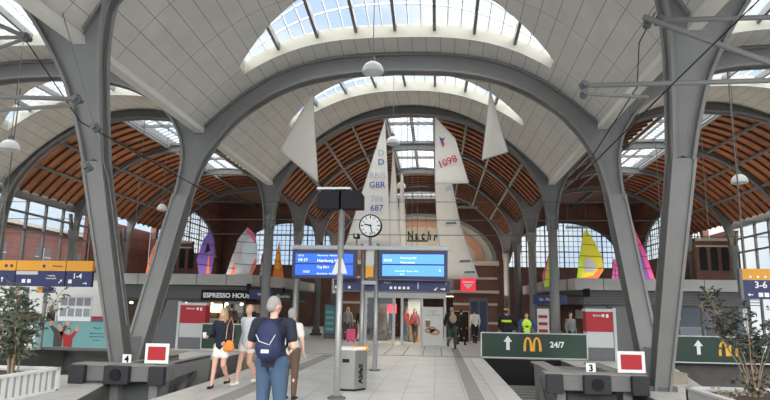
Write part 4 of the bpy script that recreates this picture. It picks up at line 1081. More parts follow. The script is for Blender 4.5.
surf_sail('slim orange windsurf sail by the column on the left pavilion roof', [(-7.25, 3.13), (-7.15, 4.0), (-6.96, 5.0), (-6.88, 4.2), (-6.72, 3.5), (-6.65, 3.13)], 30.8, ('orange', [('gold', [(-7.12, 3.5), (-7.05, 4.4), (-6.95, 4.4), (-6.9, 3.5)])]))
surf_sail('pale pink windsurf sail half hidden behind the grey column on the left pavilion roof', [(-7.75, 3.15), (-7.62, 4.3), (-7.45, 4.35), (-7.35, 3.15)], 30.0, ('sail_red', [('sail_grey', [(-7.7, 3.2), (-7.6, 4.0), (-7.5, 3.2)])]))
surf_sail('orange red windsurf sail seen between the limbs of the left V support', [(-13.2, 3.15), (-13.0, 4.3), (-12.55, 5.25), (-12.3, 5.45), (-12.35, 4.9), (-12.75, 3.9), (-12.8, 3.15)], y, ('coral', [('sail_grey', [(-13.0, 3.3), (-12.9, 4.1), (-12.7, 4.5), (-12.85, 3.6)])]))
surf_sail('lime, blue and pink striped windsurf sail at the inner end of the right pavilion', [(6.55, 2.8), (6.45, 3.4), (6.85, 4.6), (7.1, 4.35), (7.3, 3.6), (7.25, 3.0)], 30.6, ('lime', [('pink', [(6.45, 3.4), (6.83, 4.58), (6.62, 3.5), (6.55, 3.0)]), ('sky_blue', [(6.98, 3.1), (7.25, 3.05), (7.28, 3.6), (7.02, 4.3)]), ('yellow', [(6.66, 2.9), (6.92, 3.0), (6.95, 4.3), (6.86, 4.55)])]), z0=3.13)
surf_sail('yellow windsurf sail with round logo on the right pavilion roof', [(7.75, 3.15), (7.95, 4.4), (8.15, 5.3), (8.3, 5.5), (8.6, 5.0), (8.95, 4.2), (9.0, 3.6), (8.7, 3.15)], y, ('yellow', [('lime', [(7.75, 3.17), (7.9, 3.17), (8.1, 4.3), (8.05, 4.8)]), ('coral', [(7.9, 3.17), (8.7, 3.17), (8.95, 3.6), (8.85, 3.7), (8.5, 3.32)]), ('sail_grey', [(8.15, 3.45), (8.55, 3.5), (8.7, 3.85), (8.35, 4.15), (8.1, 4.0)])]))
surf_sail('slim magenta windsurf sail just left of the right V support far limb', [(9.35, 3.15), (9.5, 4.1), (9.62, 4.1), (9.65, 3.15)], y, ('pink', [('purple', [(9.45, 3.2), (9.52, 3.9), (9.58, 3.2)])]))
surf_sail('purple windsurf sail with pink leading edge inside the right V support', [(10.2, 3.15), (10.1, 4.5), (10.3, 5.4), (10.5, 5.55), (10.9, 4.5), (11.3, 3.15)], y, ('purple', [('pink', [(10.35, 5.4), (10.5, 5.53), (10.9, 4.5), (11.28, 3.17), (11.08, 3.17), (10.75, 4.4)]), ('sail_grey', [(10.25, 3.3), (10.2, 4.5), (10.35, 5.0), (10.6, 4.2), (10.7, 3.3)])]))

# ---------------------------------------------------------------- hanging lamps
def lamp(x, y, z, top, label, r=.24):
    t = thing('pendant_lamp', (x, y, z), label, 'lamp', 'dome lamps on long rods')
    b = MB(); b.lathe([(r, 0), (r * 1.02, .03), (r * .95, .12), (r * .75, .20), (r * .42, .26), (r * .3, .27), (.0, .27)], (0, 0, 0), 24); b.build('shade', 'white_bar', t, smooth=True, solid=.01)
    b = MB(); b.lathe([(r * .92, .015), (r * .6, -.03), (0, -.05)], (0, 0, 0), 24); b.build('diffuser', 'panel_grey', t, smooth=True)
    b = MB(); b.lathe([(.0, .40), (.055, .40), (.075, .27)], (0, 0, 0), 16); b.build('socket_housing', 'steel_mid', t)
    b = MB(); b.tube([(0, 0, .38), (0, 0, top - z)], .011, 8); b.build('rod', 'steel_mid', t)
lamp(-.33, 14.0, 7.38, 9.4, 'largest dome lamp, hanging below the first crescent skylight', .26)
lamp(-.34, 21.0, 7.50, 10.2, 'dome lamp hanging just right of the tall D GBR sail', .24)
lamp(-.58, 30.0, 7.72, 10.9, 'dome lamp hanging low over the far middle ridge glazing', .24)
lamp(-10.38, 15.0, 5.75, 9.3, 'dome lamp hanging at the left edge in front of the white left vault', .25)
lamp(10.82, 19.6, 5.75, 9.75, 'dome lamp hanging in the right nave before the brown timber', .24)
lamp(-10.71, 25.0, 5.72, 10.3, 'small dome lamp hanging between the limbs of the left V support', .2)
for k, (x, y, z) in enumerate(((2.6, 29, 6.5), (9.0, 34, 6.2), (0.2, 30.4, 5.0))):
    t = thing('ceiling_heater', (x, y, z), ['thin grey strip lamp hanging before the gable coping', 'thin grey strip lamp in the right timber nave', 'dark strip fitting hanging in front of the gable inscription'][k], 'strip lamp')
    b = MB(); b.box(-.6, .6, -.08, .08, 0, .1); b.build('body', 'steel_dark' if k == 2 else 'steel_mid', t); b = MB()
    for s in (-1, 1): b.tube([(s * .5, 0, .1), (s * .5, 0, 10.4 - z)], .01, 6)
    b.build('wire', 'steel_dark', t)

# ---------------------------------------------------------------- overhead line gear and tie rods
def rod(name, label, pts, r, m='steel_mid', cat='rod', group=None, ends=()):
    t = thing(name, pts[0], label, cat, group)
    b = MB(); b.tube(pts, r, 10); local(b.build('tube', m, t, smooth=True), t)
    for p in ends:
        b = MB(); b.sphere(p, (.07, .07, .10)); local(b.build('insulator', 'steel_dark', t), t)
        b = MB(); b.tube([Vector(p) - Vector((0, .12, 0)), Vector(p) + Vector((0, .12, 0))], .05, 8); local(b.build('clamp', 'steel_dark', t), t)
    return t
G_ = 'overhead line fittings'
rod('cantilever_tube', 'upper level overhead line tube crossing the right V support', [(4.92, 10, 6.60), (9.6, 10, 6.62)], .045, cat='overhead tube', group=G_, ends=[(5.05, 10, 6.60)])
rod('cantilever_tube', 'sloping overhead line tube running down to the right across the right V support', [(4.74, 9.85, 6.60), (9.6, 9.85, 4.45)], .05, cat='overhead tube', group=G_, ends=[(4.86, 10, 6.55)])
rod('cantilever_tube', 'long lower overhead line tube crossing both limbs of the right V support', [(3.66, 10, 5.44), (9.6, 10, 5.52)], .042, cat='overhead tube', group=G_, ends=[(3.75, 10, 5.44)])
rod('cantilever_tube', 'short overhead line tube below the long one at upper right', [(3.74, 10, 5.30), (4.80, 10, 5.22)], .032, cat='overhead tube', group=G_, ends=[(3.74, 10, 5.30)])
rod('overhead_wire', 'black wire running diagonally down from the top right corner', [(7.4, 9.6, 7.6), (5.0, 9.6, 5.25), (3.9, 12, 4.1)], .012, 'black', 'wire', G_)
rod('overhead_wire', 'thin black wire hanging from the fitting at the upper right', [(5.0, 10, 6.75), (4.7, 10, 6.2), (4.62, 10, 5.4), (4.45, 14, 4.6)], .010, 'black', 'wire', G_)
rod('cantilever_tube', 'upper overhead line tube reaching in from the left edge to the left V support', [(-9.0, 10, 5.50), (-5.25, 10, 5.33)], .042, cat='overhead tube', group=G_, ends=[(-5.3, 10, 5.33)])
rod('cantilever_tube', 'lower overhead line tube reaching in from the left edge to the left V support', [(-9.0, 10, 5.02), (-5.34, 10, 5.22)], .036, cat='overhead tube', group=G_)
rod('cantilever_tube', 'sloping overhead line tube in the top left corner ending in a clamp', [(-8.0, 10, 7.25), (-6.40, 10, 6.55)], .045, cat='overhead tube', group=G_, ends=[(-6.46, 10, 6.57)])
rod('cantilever_tube', 'level overhead line tube in the top left corner', [(-8.5, 10, 6.58), (-6.40, 10, 6.57)], .035, cat='overhead tube', group=G_)
rod('cantilever_tube', 'overhead line tube rising from the left edge to the top left clamp', [(-8.2, 10, 5.95), (-6.45, 10, 6.55)], .035, cat='overhead tube', group=G_)
rod('overhead_wire', 'black wire running from the top left clamp down across the left V support', [(-6.45, 10, 6.5), (-5.2, 10, 4.9), (-3.6, 13, 4.0)], .011, 'black', 'wire', G_, ends=[(-5.02, 10.2, 4.85), (-5.10, 10.2, 4.1)])
rod('overhead_wire', 'grey cable dropping along the near limb of the left V support', [(-5.95, 10.2, 7.2), (-5.75, 10.9, 5.8), (-5.6, 11.8, 4.2), (-5.6, 13.1, 1.2)], .009, 'steel_mid', 'wire', G_)
for k, (y, z, lab) in enumerate(((22.2, 4.35, 'lowest thin cable stretched right across the hall above the pavilions'), (23.5, 5.1, 'middle thin cable stretched right across the hall below the arches'), (24.5, 6.0, 'upper thin cable stretched right across the hall below the arches'))):
    rod('span_cable', lab, [(-18, y, z), (18, y, z)], .014, 'steel_dark', 'cable', 'cables stretched across the hall')
for i in (-1, 1):
    c, h = nave(i, YB)
    for k, Y in enumerate((YB + .2, 31.0)):
        rod('tie_rod', '%s drop rod pair hanging from the ridge of the %s timber nave' % (ordn[k].capitalize(), NM[i]), [(c + .1, Y, 10.3), (c + .1, Y, 5.2)], .018, 'steel_mid', 'rod', 'drop rods')
for x in (-.15, .1, .35):
    rod('tie_rod', {-.15: 'left', .1: 'middle', .35: 'right'}[x] + ' of three thin rods hanging in the middle nave between the sails', [(x, 27.5, 10.9), (x, 27.5, 3.4)], .014, 'steel_mid', 'rod', 'drop rods')

# ---------------------------------------------------------------- planters and plants
def leaf_blade(b, p, d, L, w):
    d = Vector(d).normalized(); s = d.cross(Vector((random.uniform(-1, 1), random.uniform(-1, 1), random.uniform(-.3, 1)))).normalized()
    p = Vector(p); m = p + d * L * .5; e = p + d * L + Vector((0, 0, -L * .15))
    b.face([p, m + s * w, e, m - s * w])
t = thing('planter', (-6.75, 10.2, 0), 'white ribbed planter box at the lower left on the platform', 'planter')
x0, x1, y0, y1, H = -7.35, -6.05, 8.6, 11.45, .44
b = MB(); b.box(x0 + .05, x1 - .05, y0 + .05, y1 - .05, 0, .30); q = local(b.build('core', 'print_grey', t), t)
b = MB()
b.box(x1 - .03, x1, y0, y1, .03, H - .04); b.box(x0, x0 + .03, y0, y1, .03, H - .04); b.box(x0, x1, y1 - .03, y1, .03, H - .04); b.box(x0, x1, y0, y0 + .03, .03, H - .04)
n = 15
for k in range(n): b.box(x1, x1 + .03, y0 + .1 + k * (y1 - y0 - .2) / n, y0 + .1 + (k + .45) * (y1 - y0 - .2) / n, .03, H - .05)
local(b.build('ribbed_side', 'white', t), t); bb(t, 'backing', 'print_grey', (x1 - .03, x1 + .004, y0 + .02, y1 - .04, .04, H - .05))
bb(t, 'rim', 'white', (x1 - .06, x1 + .05, y0, y1, H - .05, H), (x0 - .03, x0 + .06, y0, y1, H - .05, H), (x0, x1, y1 - .06, y1 + .03, H - .05, H), (x0, x1, y0 - .03, y0 + .06, H - .05, H)); bb(t, 'base_rim', 'white', (x1 - .03, x1 + .05, y0, y1, 0, .04))
bb(t, 'corner_post', 'white', (x1 - .03, x1 + .05, y1 - .05, y1 + .03, 0, H))
bb(t, 'soil', 'soil', (x0 + .05, x1 - .05, y0 + .05, y1 - .05, .30, .36))
def shrub(name, base, stems, label, mleaf, nleaf, L, spread, lfrom, mst='bark', r=.02, leafw=.2, up=.3):
    t = thing(name, base, label, 'plant'); bs = MB(); bl = MB()
    for (dx, dy, hh) in stems:
        p = Vector((dx * .12, dy * .12, 0)); pts = [p]
        for k in range(1, 7):
            f = k / 6; pts.append(Vector((dx * f, dy * f, hh * f ** .9)) + Vector((random.uniform(-.03, .03), random.uniform(-.03, .03), 0)) * (f > .2))
        bs.tube(pts, [r * (1 - .75 * k / 6) for k in range(7)], 6)
        for k in range(max(1, int(nleaf / len(stems)) // 9)):
            f = random.uniform(lfrom, 1); i = min(5, int(f * 6)); q = pts[i].lerp(pts[i + 1], f * 6 - i)
            dd = Vector((random.uniform(-1, 1), random.uniform(-1, 1), random.uniform(-.2, .9))).normalized(); TL = random.uniform(.4, 1) * spread
            e = q + dd * TL; bs.tube([q, q.lerp(e, .5) + Vector((0, 0, .02)), e], [.006, .004, .002], 4)
            for j in range(9):
                g = q.lerp(e, random.uniform(.25, 1)); leaf_blade(bl, g, dd + Vector((random.uniform(-1, 1), random.uniform(-1, 1), random.uniform(-.8, up))), random.uniform(.6, 1.1) * L, L * leafw)
    bs.build('stem', mst, t, smooth=True); f_ = bl.build('foliage', mleaf, t)
    return t
random.seed(11)
shrub('potted_olive', (-6.62, 10.95, .34), [(random.uniform(-.5, .62), random.uniform(-.6, .35), random.uniform(1.0, 1.66)) for _ in range(16)], 'bushy dark olive shrub growing in the white planter at the left edge', 'leaf', 4200, .10, .30, .22, r=.016)
t = thing('stone_planter', (6.7, 10.6, 0), 'low pale planter trough at the lower right corner', 'planter')
x0, x1, y0, y1, H = 5.68, 7.9, 9.0, 11.6, .36
bb(t, 'trough', 'concrete_light', (x0, x0 + .08, y0, y1, 0, H), (x1 - .08, x1, y0, y1, 0, H), (x0, x1, y1 - .08, y1, 0, H), (x0, x1, y0, y0 + .08, 0, H)); bb(t, 'rim', 'panel_grey', (x0 - .03, x0 + .10, y0, y1, H - .03, H + .01), (x0, x1, y1 - .10, y1 + .03, H - .03, H + .01)); bb(t, 'soil', 'soil', (x0 + .06, x1 - .06, y0 + .06, y1 - .06, .05, .30))
shrub('sparse_shrub', (6.55, 10.95, .28), [(-.75, .1, 1.5), (-.5, .2, 1.65), (-.3, 0, 1.2), (.05, .1, 1.0), (.35, 0, 1.2), (.6, .2, 1.35), (-.15, -.2, 1.5), (.2, .3, .8), (-.62, .1, 1.75), (.85, 0, 1.05)], 'straggly thin stemmed shrub with sparse dark leaves in the right planter', 'leaf_dark', 2000, .085, .26, .50, r=.011)
shrub('low_shrub', (6.55, 10.9, .28), [(random.uniform(-.35, .35), random.uniform(-.2, .2), random.uniform(.3, .5)) for _ in range(9)], 'low brownish leafy growth round the foot of the straggly shrub in the right planter', 'leaf_dark', 350, .07, .10, .1, r=.008)
shrub('dry_tuft', (5.95, 10.6, .28), [(random.uniform(-.3, .3), random.uniform(-.2, .2), random.uniform(.1, .22)) for _ in range(9)], 'pale dry tuft hanging over the left rim of the right planter', 'concrete_tan', 200, .07, .08, .1, r=.006)
b = MB()
t = thing('concrete_step', (6.8, 16, 0), 'pair of tan concrete blocks stepped beside the right V support foot', 'concrete block')
bb(t, 'block', 'concrete_tan', (6.45, 7.15, 15.3, 16.2, 0, .25)); bb(t, 'block', 'concrete_tan', (6.45, 7.05, 16.25, 17.2, 0, .50))

# ---------------------------------------------------------------- people
def clothes_mat(name, c): return mat('cloth_' + name, c, .85, 0, .12, 30)
clothes_mat('navy', (.009, .012, .026)); clothes_mat('jeans', (.04, .075, .13)); clothes_mat('white', (.70, .69, .66)); clothes_mat('cream', (.55, .53, .48)); clothes_mat('black', (.012, .012, .013))
clothes_mat('grey', (.22, .22, .23)); clothes_mat('green', (.04, .075, .06)); clothes_mat('red', (.42, .03, .03)); clothes_mat('brown', (.09, .055, .035)); clothes_mat('blue', (.03, .06, .18)); clothes_mat('palegrey', (.50, .52, .54)); clothes_mat('tan', (.35, .26, .17))
mat('hair_grey', (.26, .25, .24), .8, 0, .2, 40); mat('hair_blond', (.36, .24, .12), .7, 0, .25, 40); mat('hair_dark', (.03, .02, .015), .7, 0, .2, 40); mat('skin_tan', (.42, .22, .14), .6)
mat('pack_blue', (.008, .015, .06), .75, 0, .15, 20)

def person(label, loc, rz, H=1.72, legs=None, arms=None, top=('cloth_navy', 'long'), bottom=('cloth_jeans', 'long'), hair=('hair_dark', 'short'), shoes='cloth_black', lean=0.0, fine=False, female=False, group=None, head_turn=0.0, build_=1.0, skin='skin', head_nod=0.0):
    """faces -Y before rotation; legs: per side (knee, ankle) offsets; arms: per side (elbow, wrist)"""
    t = thing('person', loc, label, 'person', group, rz); k = H / 1.75; vx = .011 if fine else .022
    def V3(x, y, z): return Vector((x * k, y * k, z * k))
    lx = lambda z: lean * max(0, z - .95)
    pel = V3(0, 0, .95); wst = V3(0, -lx(1.1), 1.10); che = V3(0, -lx(1.32), 1.32); nek = V3(0, -lx(1.47), 1.49); hd = V3(0, -lx(1.6) - .015, 1.635)
    shw = (.165 if female else .19) * build_; hpw = .095
    legs = legs or {-1: ((-.10, 0, .50), (-.10, .02, .08)), 1: ((.10, 0, .50), (.10, .02, .08))}
    arms = arms or {-1: ((-.25, .03, 1.13), (-.25, -.06, .88)), 1: ((.25, .03, 1.13), (.25, -.06, .88))}
    J = {}
    for s in (-1, 1):
        J['hip', s] = V3(s * hpw, 0, .92); J['kn', s] = V3(*legs[s][0]); J['an', s] = V3(*legs[s][1])
        J['sh', s] = V3(s * shw, -lx(1.42), 1.41); J['el', s] = V3(*arms[s][0]); J['wr', s] = V3(*arms[s][1])
    rk = k * build_
    b = MB()
    b.capsule(pel, wst, .135 * rk, .115 * rk); b.capsule(wst, che, .115 * rk, .13 * rk); b.sphere(che + V3(0, .0, .02), (.165 * rk, .105 * rk, .15 * k))
    b.capsule(che, nek, .10 * rk, .055 * k); b.capsule(nek, hd - V3(0, 0, .02), .052 * k, .055 * k)
    Rh = Matrix.Rotation(head_turn, 3, 'Z') @ Matrix.Rotation(head_nod, 3, 'X')
    b.sphere(hd + V3(0, .012, .015), (.076 * k, .092 * k, .105 * k), 16, 12, Rh); b.sphere(hd + Rh @ V3(0, -.03, -.045), (.055 * k, .06 * k, .06 * k), 12, 8)
    b.capsule(hd + Rh @ V3(0, -.085, .01), hd + Rh @ V3(0, -.102, -.018), .011 * k, .015 * k, 8)
    for s in (-1, 1): b.sphere(hd + Rh @ V3(s * .076, .01, 0), (.012 * k, .02 * k, .03 * k), 8, 6)
    for s in (-1, 1):
        b.capsule(che + V3(0, 0, .08), J['sh', s], .07 * rk, .062 * rk); b.capsule(J['sh', s], J['el', s], .055 * rk, .040 * rk); b.capsule(J['el', s], J['wr', s], .040 * rk, .026 * k)
        d = (J['wr', s] - J['el', s]).normalized(); pc = J['wr', s] + d * .045 * k
        if fine:
            side = Vector((0, 1, 0)) if abs(d.y) < .8 else Vector((0, 0, 1)); side = (side - d * side.dot(d)).normalized(); nr = d.cross(side)
            b.capsule(J['wr', s], pc + d * .02 * k, .025 * k, .030 * k, 10)
            for q, (o_, L_) in enumerate(((-.027, .062), (-.009, .072), (.009, .068), (.026, .052))):
                r0 = pc + side * o_ * k + d * .03 * k; m_ = r0 + d * L_ * .5 * k + nr * (-s) * .004 * k; b.capsule(r0, m_, .0105 * k, .010 * k, 8); b.capsule(m_, m_ + (d * .8 - nr * s * .5).normalized() * L_ * .5 * k, .010 * k, .008 * k, 8)
            th = J['wr', s] + d * .02 * k - side * .02 * k; b.capsule(th, th + (d * .7 - side * .7).normalized() * .05 * k, .013 * k, .009 * k, 8)
        else:
            b.capsule(J['wr', s], pc + d * .05 * k, .028 * k, .026 * k, 8)
        b.capsule(pel + V3(s * .04, 0, -.03), J['hip', s], .12 * rk, .095 * rk); b.capsule(J['hip', s], J['kn', s], .088 * rk, .056 * rk); b.capsule(J['kn', s], J['an', s], .055 * rk, .036 * k)
        cal = J['kn', s].lerp(J['an', s], .3) + V3(0, .02, 0); b.sphere(cal, (.050 * k, .055 * k, .11 * k), 10, 8)
        b.capsule(J['an', s] + V3(0, .02, -.02), J['an', s] + V3(0, -.13, -.045), .036 * k, .026 * k)
    body = remesh(b, 'body', skin, vx if not fine else .009, t, 3)
    # top
    b = MB(); g = .018 * k; kind = top[1]
    hem = V3(0, 0, .88) if kind != 'crop' else V3(0, 0, 1.0)
    b.capsule(V3(0, 0, .94), wst, .145 * rk, .13 * rk); b.capsule(wst, che, .13 * rk, .145 * rk); b.sphere(che + V3(0, 0, .02), (.18 * rk, .122 * rk, .155 * k)); b.capsule(che + V3(0, 0, .06), nek - V3(0, 0, .05), .11 * rk, .068 * k)
    for s in (-1, 1):
        b.capsule(che + V3(0, 0, .08), J['sh', s], .08 * rk, .075 * rk)
        if kind == 'long': b.capsule(J['sh', s], J['el', s], .072 * rk, .058 * rk); b.capsule(J['el', s], J['wr', s], .057 * rk, .040 * k)
        elif kind == 'short': b.capsule(J['sh', s], J['sh', s].lerp(J['el', s], .62), .075 * rk, .068 * rk)
        b.capsule(V3(s * .06, 0, .93), V3(s * .06, -lx(1.1), 1.1), .115 * rk, .10 * rk)
    remesh(b, 'top', top[0], vx, t, 3)
    # bottom
    b = MB(); kind = bottom[1]
    b.capsule(V3(-.04, 0, .95), V3(.04, 0, .95), .125 * rk, .125 * rk)
    for s in (-1, 1):
        if kind in ('skirt',): 
            b.capsule(V3(s * .06, 0, .92), V3(s * .06, 0, .92).lerp(V3(s * .085, J['kn', s].y / k * .35, .72), 1), .115 * rk, .10 * rk); b.capsule(V3(-.05, 0, .74), V3(.05, 0, .74), .10 * rk, .10 * rk)
            continue
        b.capsule(V3(s * .04, 0, .92), J['hip', s], .135 * rk, .115 * rk)
        if kind == 'shorts': b.capsule(J['hip', s], J['hip', s].lerp(J['kn', s], .36), .108 * rk, .098 * rk)
        else:
            b.capsule(J['hip', s], J['kn', s], .108 * rk, .074 * rk); b.capsule(J['kn', s], J['an', s] + V3(0, 0, .02), .074 * rk, .058 * k)
    remesh(b, {'long': 'trousers', 'shorts': 'shorts', 'skirt': 'skirt'}[kind], bottom[0], vx, t, 3)
    for s in (-1, 1):
        b = MB(); a = J['an', s]; b.capsule(a + V3(0, .03, -.045), a + V3(0, -.14, -.052), .043 * k, .034 * k); b.capsule(a + V3(0, .02, -.0), a + V3(0, .0, -.04), .044 * k, .044 * k)
        remesh(b, 'shoe', shoes, .012 if fine else .02, t, 2)
    # hair
    b = MB(); hm, hk = hair
    if hk != 'bald':
        b.sphere(hd + Rh @ V3(0, .030, .035), (.086 * k, .094 * k, .102 * k), 14, 10, Rh)
        if hk == 'long':
            for s in (-1, 1): b.capsule(hd + Rh @ V3(s * .065, .02, .0), hd + Rh @ V3(s * .085, -.02, -.22), .035 * k, .03 * k); b.capsule(hd + Rh @ V3(s * .04, .06, .0), hd + Rh @ V3(s * .07, .07, -.24), .05 * k, .035 * k)
        if hk == 'bun': b.sphere(hd + Rh @ V3(0, .11, .07), .045 * k)
        if hk == 'cap': pass
        if hk == 'short': b.sphere(hd + Rh @ V3(0, .055, -.01), (.075 * k, .065 * k, .08 * k))
        remesh(b, 'hair', hm, .010 if fine else .018, t, 2)
    if fine:
        for s in (-1, 1):
            b = MB(); b.sphere(hd + Rh @ V3(s * .030, -.079, .012), (.012 * k, .008 * k, .008 * k), 8, 6); e = b.build('eye', 'sign_white', t, smooth=True)
            b = MB(); b.sphere(hd + Rh @ V3(s * .030, -.087, .012), (.006 * k, .004 * k, .006 * k), 8, 6); b.build('iris', 'hair_dark', e)
            b = MB(); b.beam(hd + Rh @ V3(s * .016, -.088, .034), hd + Rh @ V3(s * .046, -.080, .034), .006, .006); b.build('eyebrow', hm, t)
        b = MB(); b.sphere(hd + Rh @ V3(0, -.088, -.048), (.022 * k, .008 * k, .007 * k), 10, 6); b.build('mouth', 'lip', t, smooth=True)
    t['_J'] = 0
    del t['_J']
    return t, J, dict(hd=hd, che=che, pel=pel, k=k)

# man with backpack, seen from behind
t, J, D = person('grey haired man in a navy T-shirt and jeans seen from behind, wearing a blue backpack', (-.89, 7.95, 0), R(172), 1.77,
    legs={-1: ((-.12, -.01, .50), (-.13, .0, .08)), 1: ((.11, -.02, .50), (.12, .0, .08))}, arms={-1: ((-.29, .02, 1.14), (-.16, -.20, 1.10)), 1: ((.30, .02, 1.13), (.20, -.20, 1.08))},
    top=('cloth_navy', 'short'), bottom=('cloth_jeans', 'long'), hair=('hair_grey', 'short'), fine=True, build_=1.16, head_turn=R(-25), head_nod=R(12))
k = D['k']; b = MB()
b.sphere((-.03, .215, 1.28), (.165, .105, .21)); b.sphere((-.03, .22, 1.14), (.175, .12, .18)); b.sphere((-.03, .29, 1.12), (.13, .07, .13)); b.capsule((-.1, .2, 1.08), (.05, .2, 1.08), .09, .09)
q = remesh(b, 'backpack_strap', 'pack_blue', .012, t, 3); q.name = 'backpack'
bag = q
# the backpack is worn but lifts off: keep it a thing of its own
bag.parent = None; bag.matrix_world = Matrix.Translation(t.location) @ Matrix.Rotation(t.rotation_euler.z, 4, 'Z')
tag(bag, 'dark blue rounded backpack worn by the grey haired man', 'backpack')
for s in (-1, 1):
    b = MB(); P = [(s * .10 - .03, .21, 1.47), (s * .12, .10, 1.50), (s * .13, -.06, 1.47), (s * .14, -.15, 1.33), (s * .17, -.08, 1.15), (s * .14, .12, 1.05)]; b.tube(P, .018, 6); b.build('strap', 'pack_blue', bag, smooth=True)
b = MB(); b.tube([(-.16, .315, 1.30), (-.10, .345, 1.18), (.04, .345, 1.22), (.10, .315, 1.30)], .006, 6); b.build('zip', 'panel_grey', bag)
b = MB(); b.box(-.10, .0, .355, .365, 1.08, 1.12); b.build('logo', 'sign_white', bag)

# two women walking
t, J, D = person('blond woman in a black jumper and white skirt walking, holding a paper cup', (-3.18, 12.45, 0), R(-8), 1.60,
    legs={-1: ((-.09, -.10, .52), (-.10, -.17, .09)), 1: ((.08, -.03, .50), (.07, .26, .16))}, arms={-1: ((-.25, .05, 1.14), (-.24, -.20, 1.13)), 1: ((.25, .04, 1.13), (.17, -.17, 1.02))},
    top=('cloth_navy', 'long'), bottom=('cloth_white', 'skirt'), hair=('hair_blond', 'long'), fine=True, female=True, head_turn=R(-12), build_=1.02)
w1 = t.location
t = thing('paper_cup', (0, 0, 0), 'white takeaway coffee cup with lid in the hand of the woman in black', 'cup'); t.location = (-3.45, 12.16, 1.0)
b = MB(); b.lathe([(.0, 0), (.028, 0), (.038, .10)], (0, 0, 0), 16); b.build('cup', 'sign_white', t, smooth=True); b = MB(); b.lathe([(.041, .10), (.041, .112), (.034, .12), (0, .12)], (0, 0, 0), 16); b.build('lid', 'white', t)
t = thing('shoulder_bag', (-2.98, 12.30, .80), 'orange shoulder bag carried by the woman in black', 'bag')
b = MB(); b.sphere((0, 0, .06), (.11, .07, .11)); b.capsule((-.06, 0, 0), (.06, 0, 0), .06, .06); remesh(b, 'pouch', 'orange', .015, t, 3); b = MB(); b.tube([(-.07, 0, .1), (-.06, .03, .45), (0, .08, .62), (.05, .10, .45), (.07, .02, .1)], .010, 6); b.build('strap', 'pretzel', t)
t, J, D = person('blond woman in a pale jacket and white shorts walking behind the woman in black', (-2.78, 12.95, 0), R(-30), 1.68,
    legs={-1: ((-.09, -.12, .52), (-.10, -.20, .09)), 1: ((.09, -.02, .50), (.08, .24, .15))}, arms={-1: ((-.24, .10, 1.14), (-.22, -.02, .90)), 1: ((.24, -.02, 1.14), (.22, -.14, .92))},
    top=('cloth_palegrey', 'long'), bottom=('cloth_white', 'shorts'), hair=('hair_blond', 'bun'), fine=True, female=True, head_turn=R(25), build_=1.02, shoes='cloth_white')
t, J, D = person('fair haired person in cream top and brown trousers, hidden behind the backpack man', (-1.42, 11.2, 0), R(170), 1.62,
    top=('cloth_cream', 'short'), bottom=('cloth_brown', 'long'), hair=('hair_grey', 'short'), female=True)
t, J, D = person('man striding in dark jacket and green trousers with tan backpack', (1.88, 26.2, 0), R(165), 1.74,
    legs={-1: ((-.10, -.16, .54), (-.11, -.12, .10)), 1: ((.10, .02, .50), (.10, .28, .22))}, arms={-1: ((-.30, .05, 1.15), (-.36, -.10, .92)), 1: ((.30, .02, 1.15), (.34, -.16, .98))}, top=('cloth_black', 'long'), bottom=('cloth_green', 'long'), hair=('hair_grey', 'short'), build_=1.15)
b = MB(); b.sphere((0, 0, 0), (.16, .10, .20)); q = remesh(b, 'backpack', 'cloth_tan', .02, None, 2); q.location = (1.92, 25.93, 1.28); tag(q, 'tan backpack on the striding man by the entrance', 'backpack')
b = MB(); b.sphere((0, 0, 0), (.055, .06, .05)); 
guards = []
for k, (x, y, H_, m, lab) in enumerate(((3.88, 23.6, 1.74, 'cloth_black', 'worker in dark jacket with yellow stripe and cap standing behind the right green banner'), (4.55, 23.1, 1.58, 'cloth_blue', 'worker in a bright yellow vest leaning on the right green banner'))):
    t, J, D = person(lab, (x, y, 0), R(160 if k == 0 else 0), H_, arms={-1: ((-.30, -.05, 1.2), (-.34, -.28, 1.05)), 1: ((.30, -.05, 1.2), (.36, -.26, 1.02))}, top=(m, 'long'), bottom=('cloth_navy', 'long'), hair=('hair_dark', 'short'), build_=1.1)
    kk = D['k']; b = MB()
    if k == 0: b.lathe([(.20, 1.22), (.205, 1.30)], (0, 0, 0), 20); vv = b.build('stripe', 'hi_vis', t); vv.scale = (1, .78, 1.0)
    else:
        b.capsule((0, 0, .98 * kk), (0, 0, 1.12 * kk), .15, .14); b.sphere((0, 0, 1.30 * kk), (.20, .145, .19)); vv = remesh(b, 'vest', 'hi_vis', .02, t, 2)
    if k == 0:
        b = MB(); b.sphere((0, .0, 1.70 * kk), (.10, .12, .055)); b.box(-.07, .07, -.2, -.05, 1.66 * kk, 1.675 * kk); b.build('cap', 'sign_orange', t)
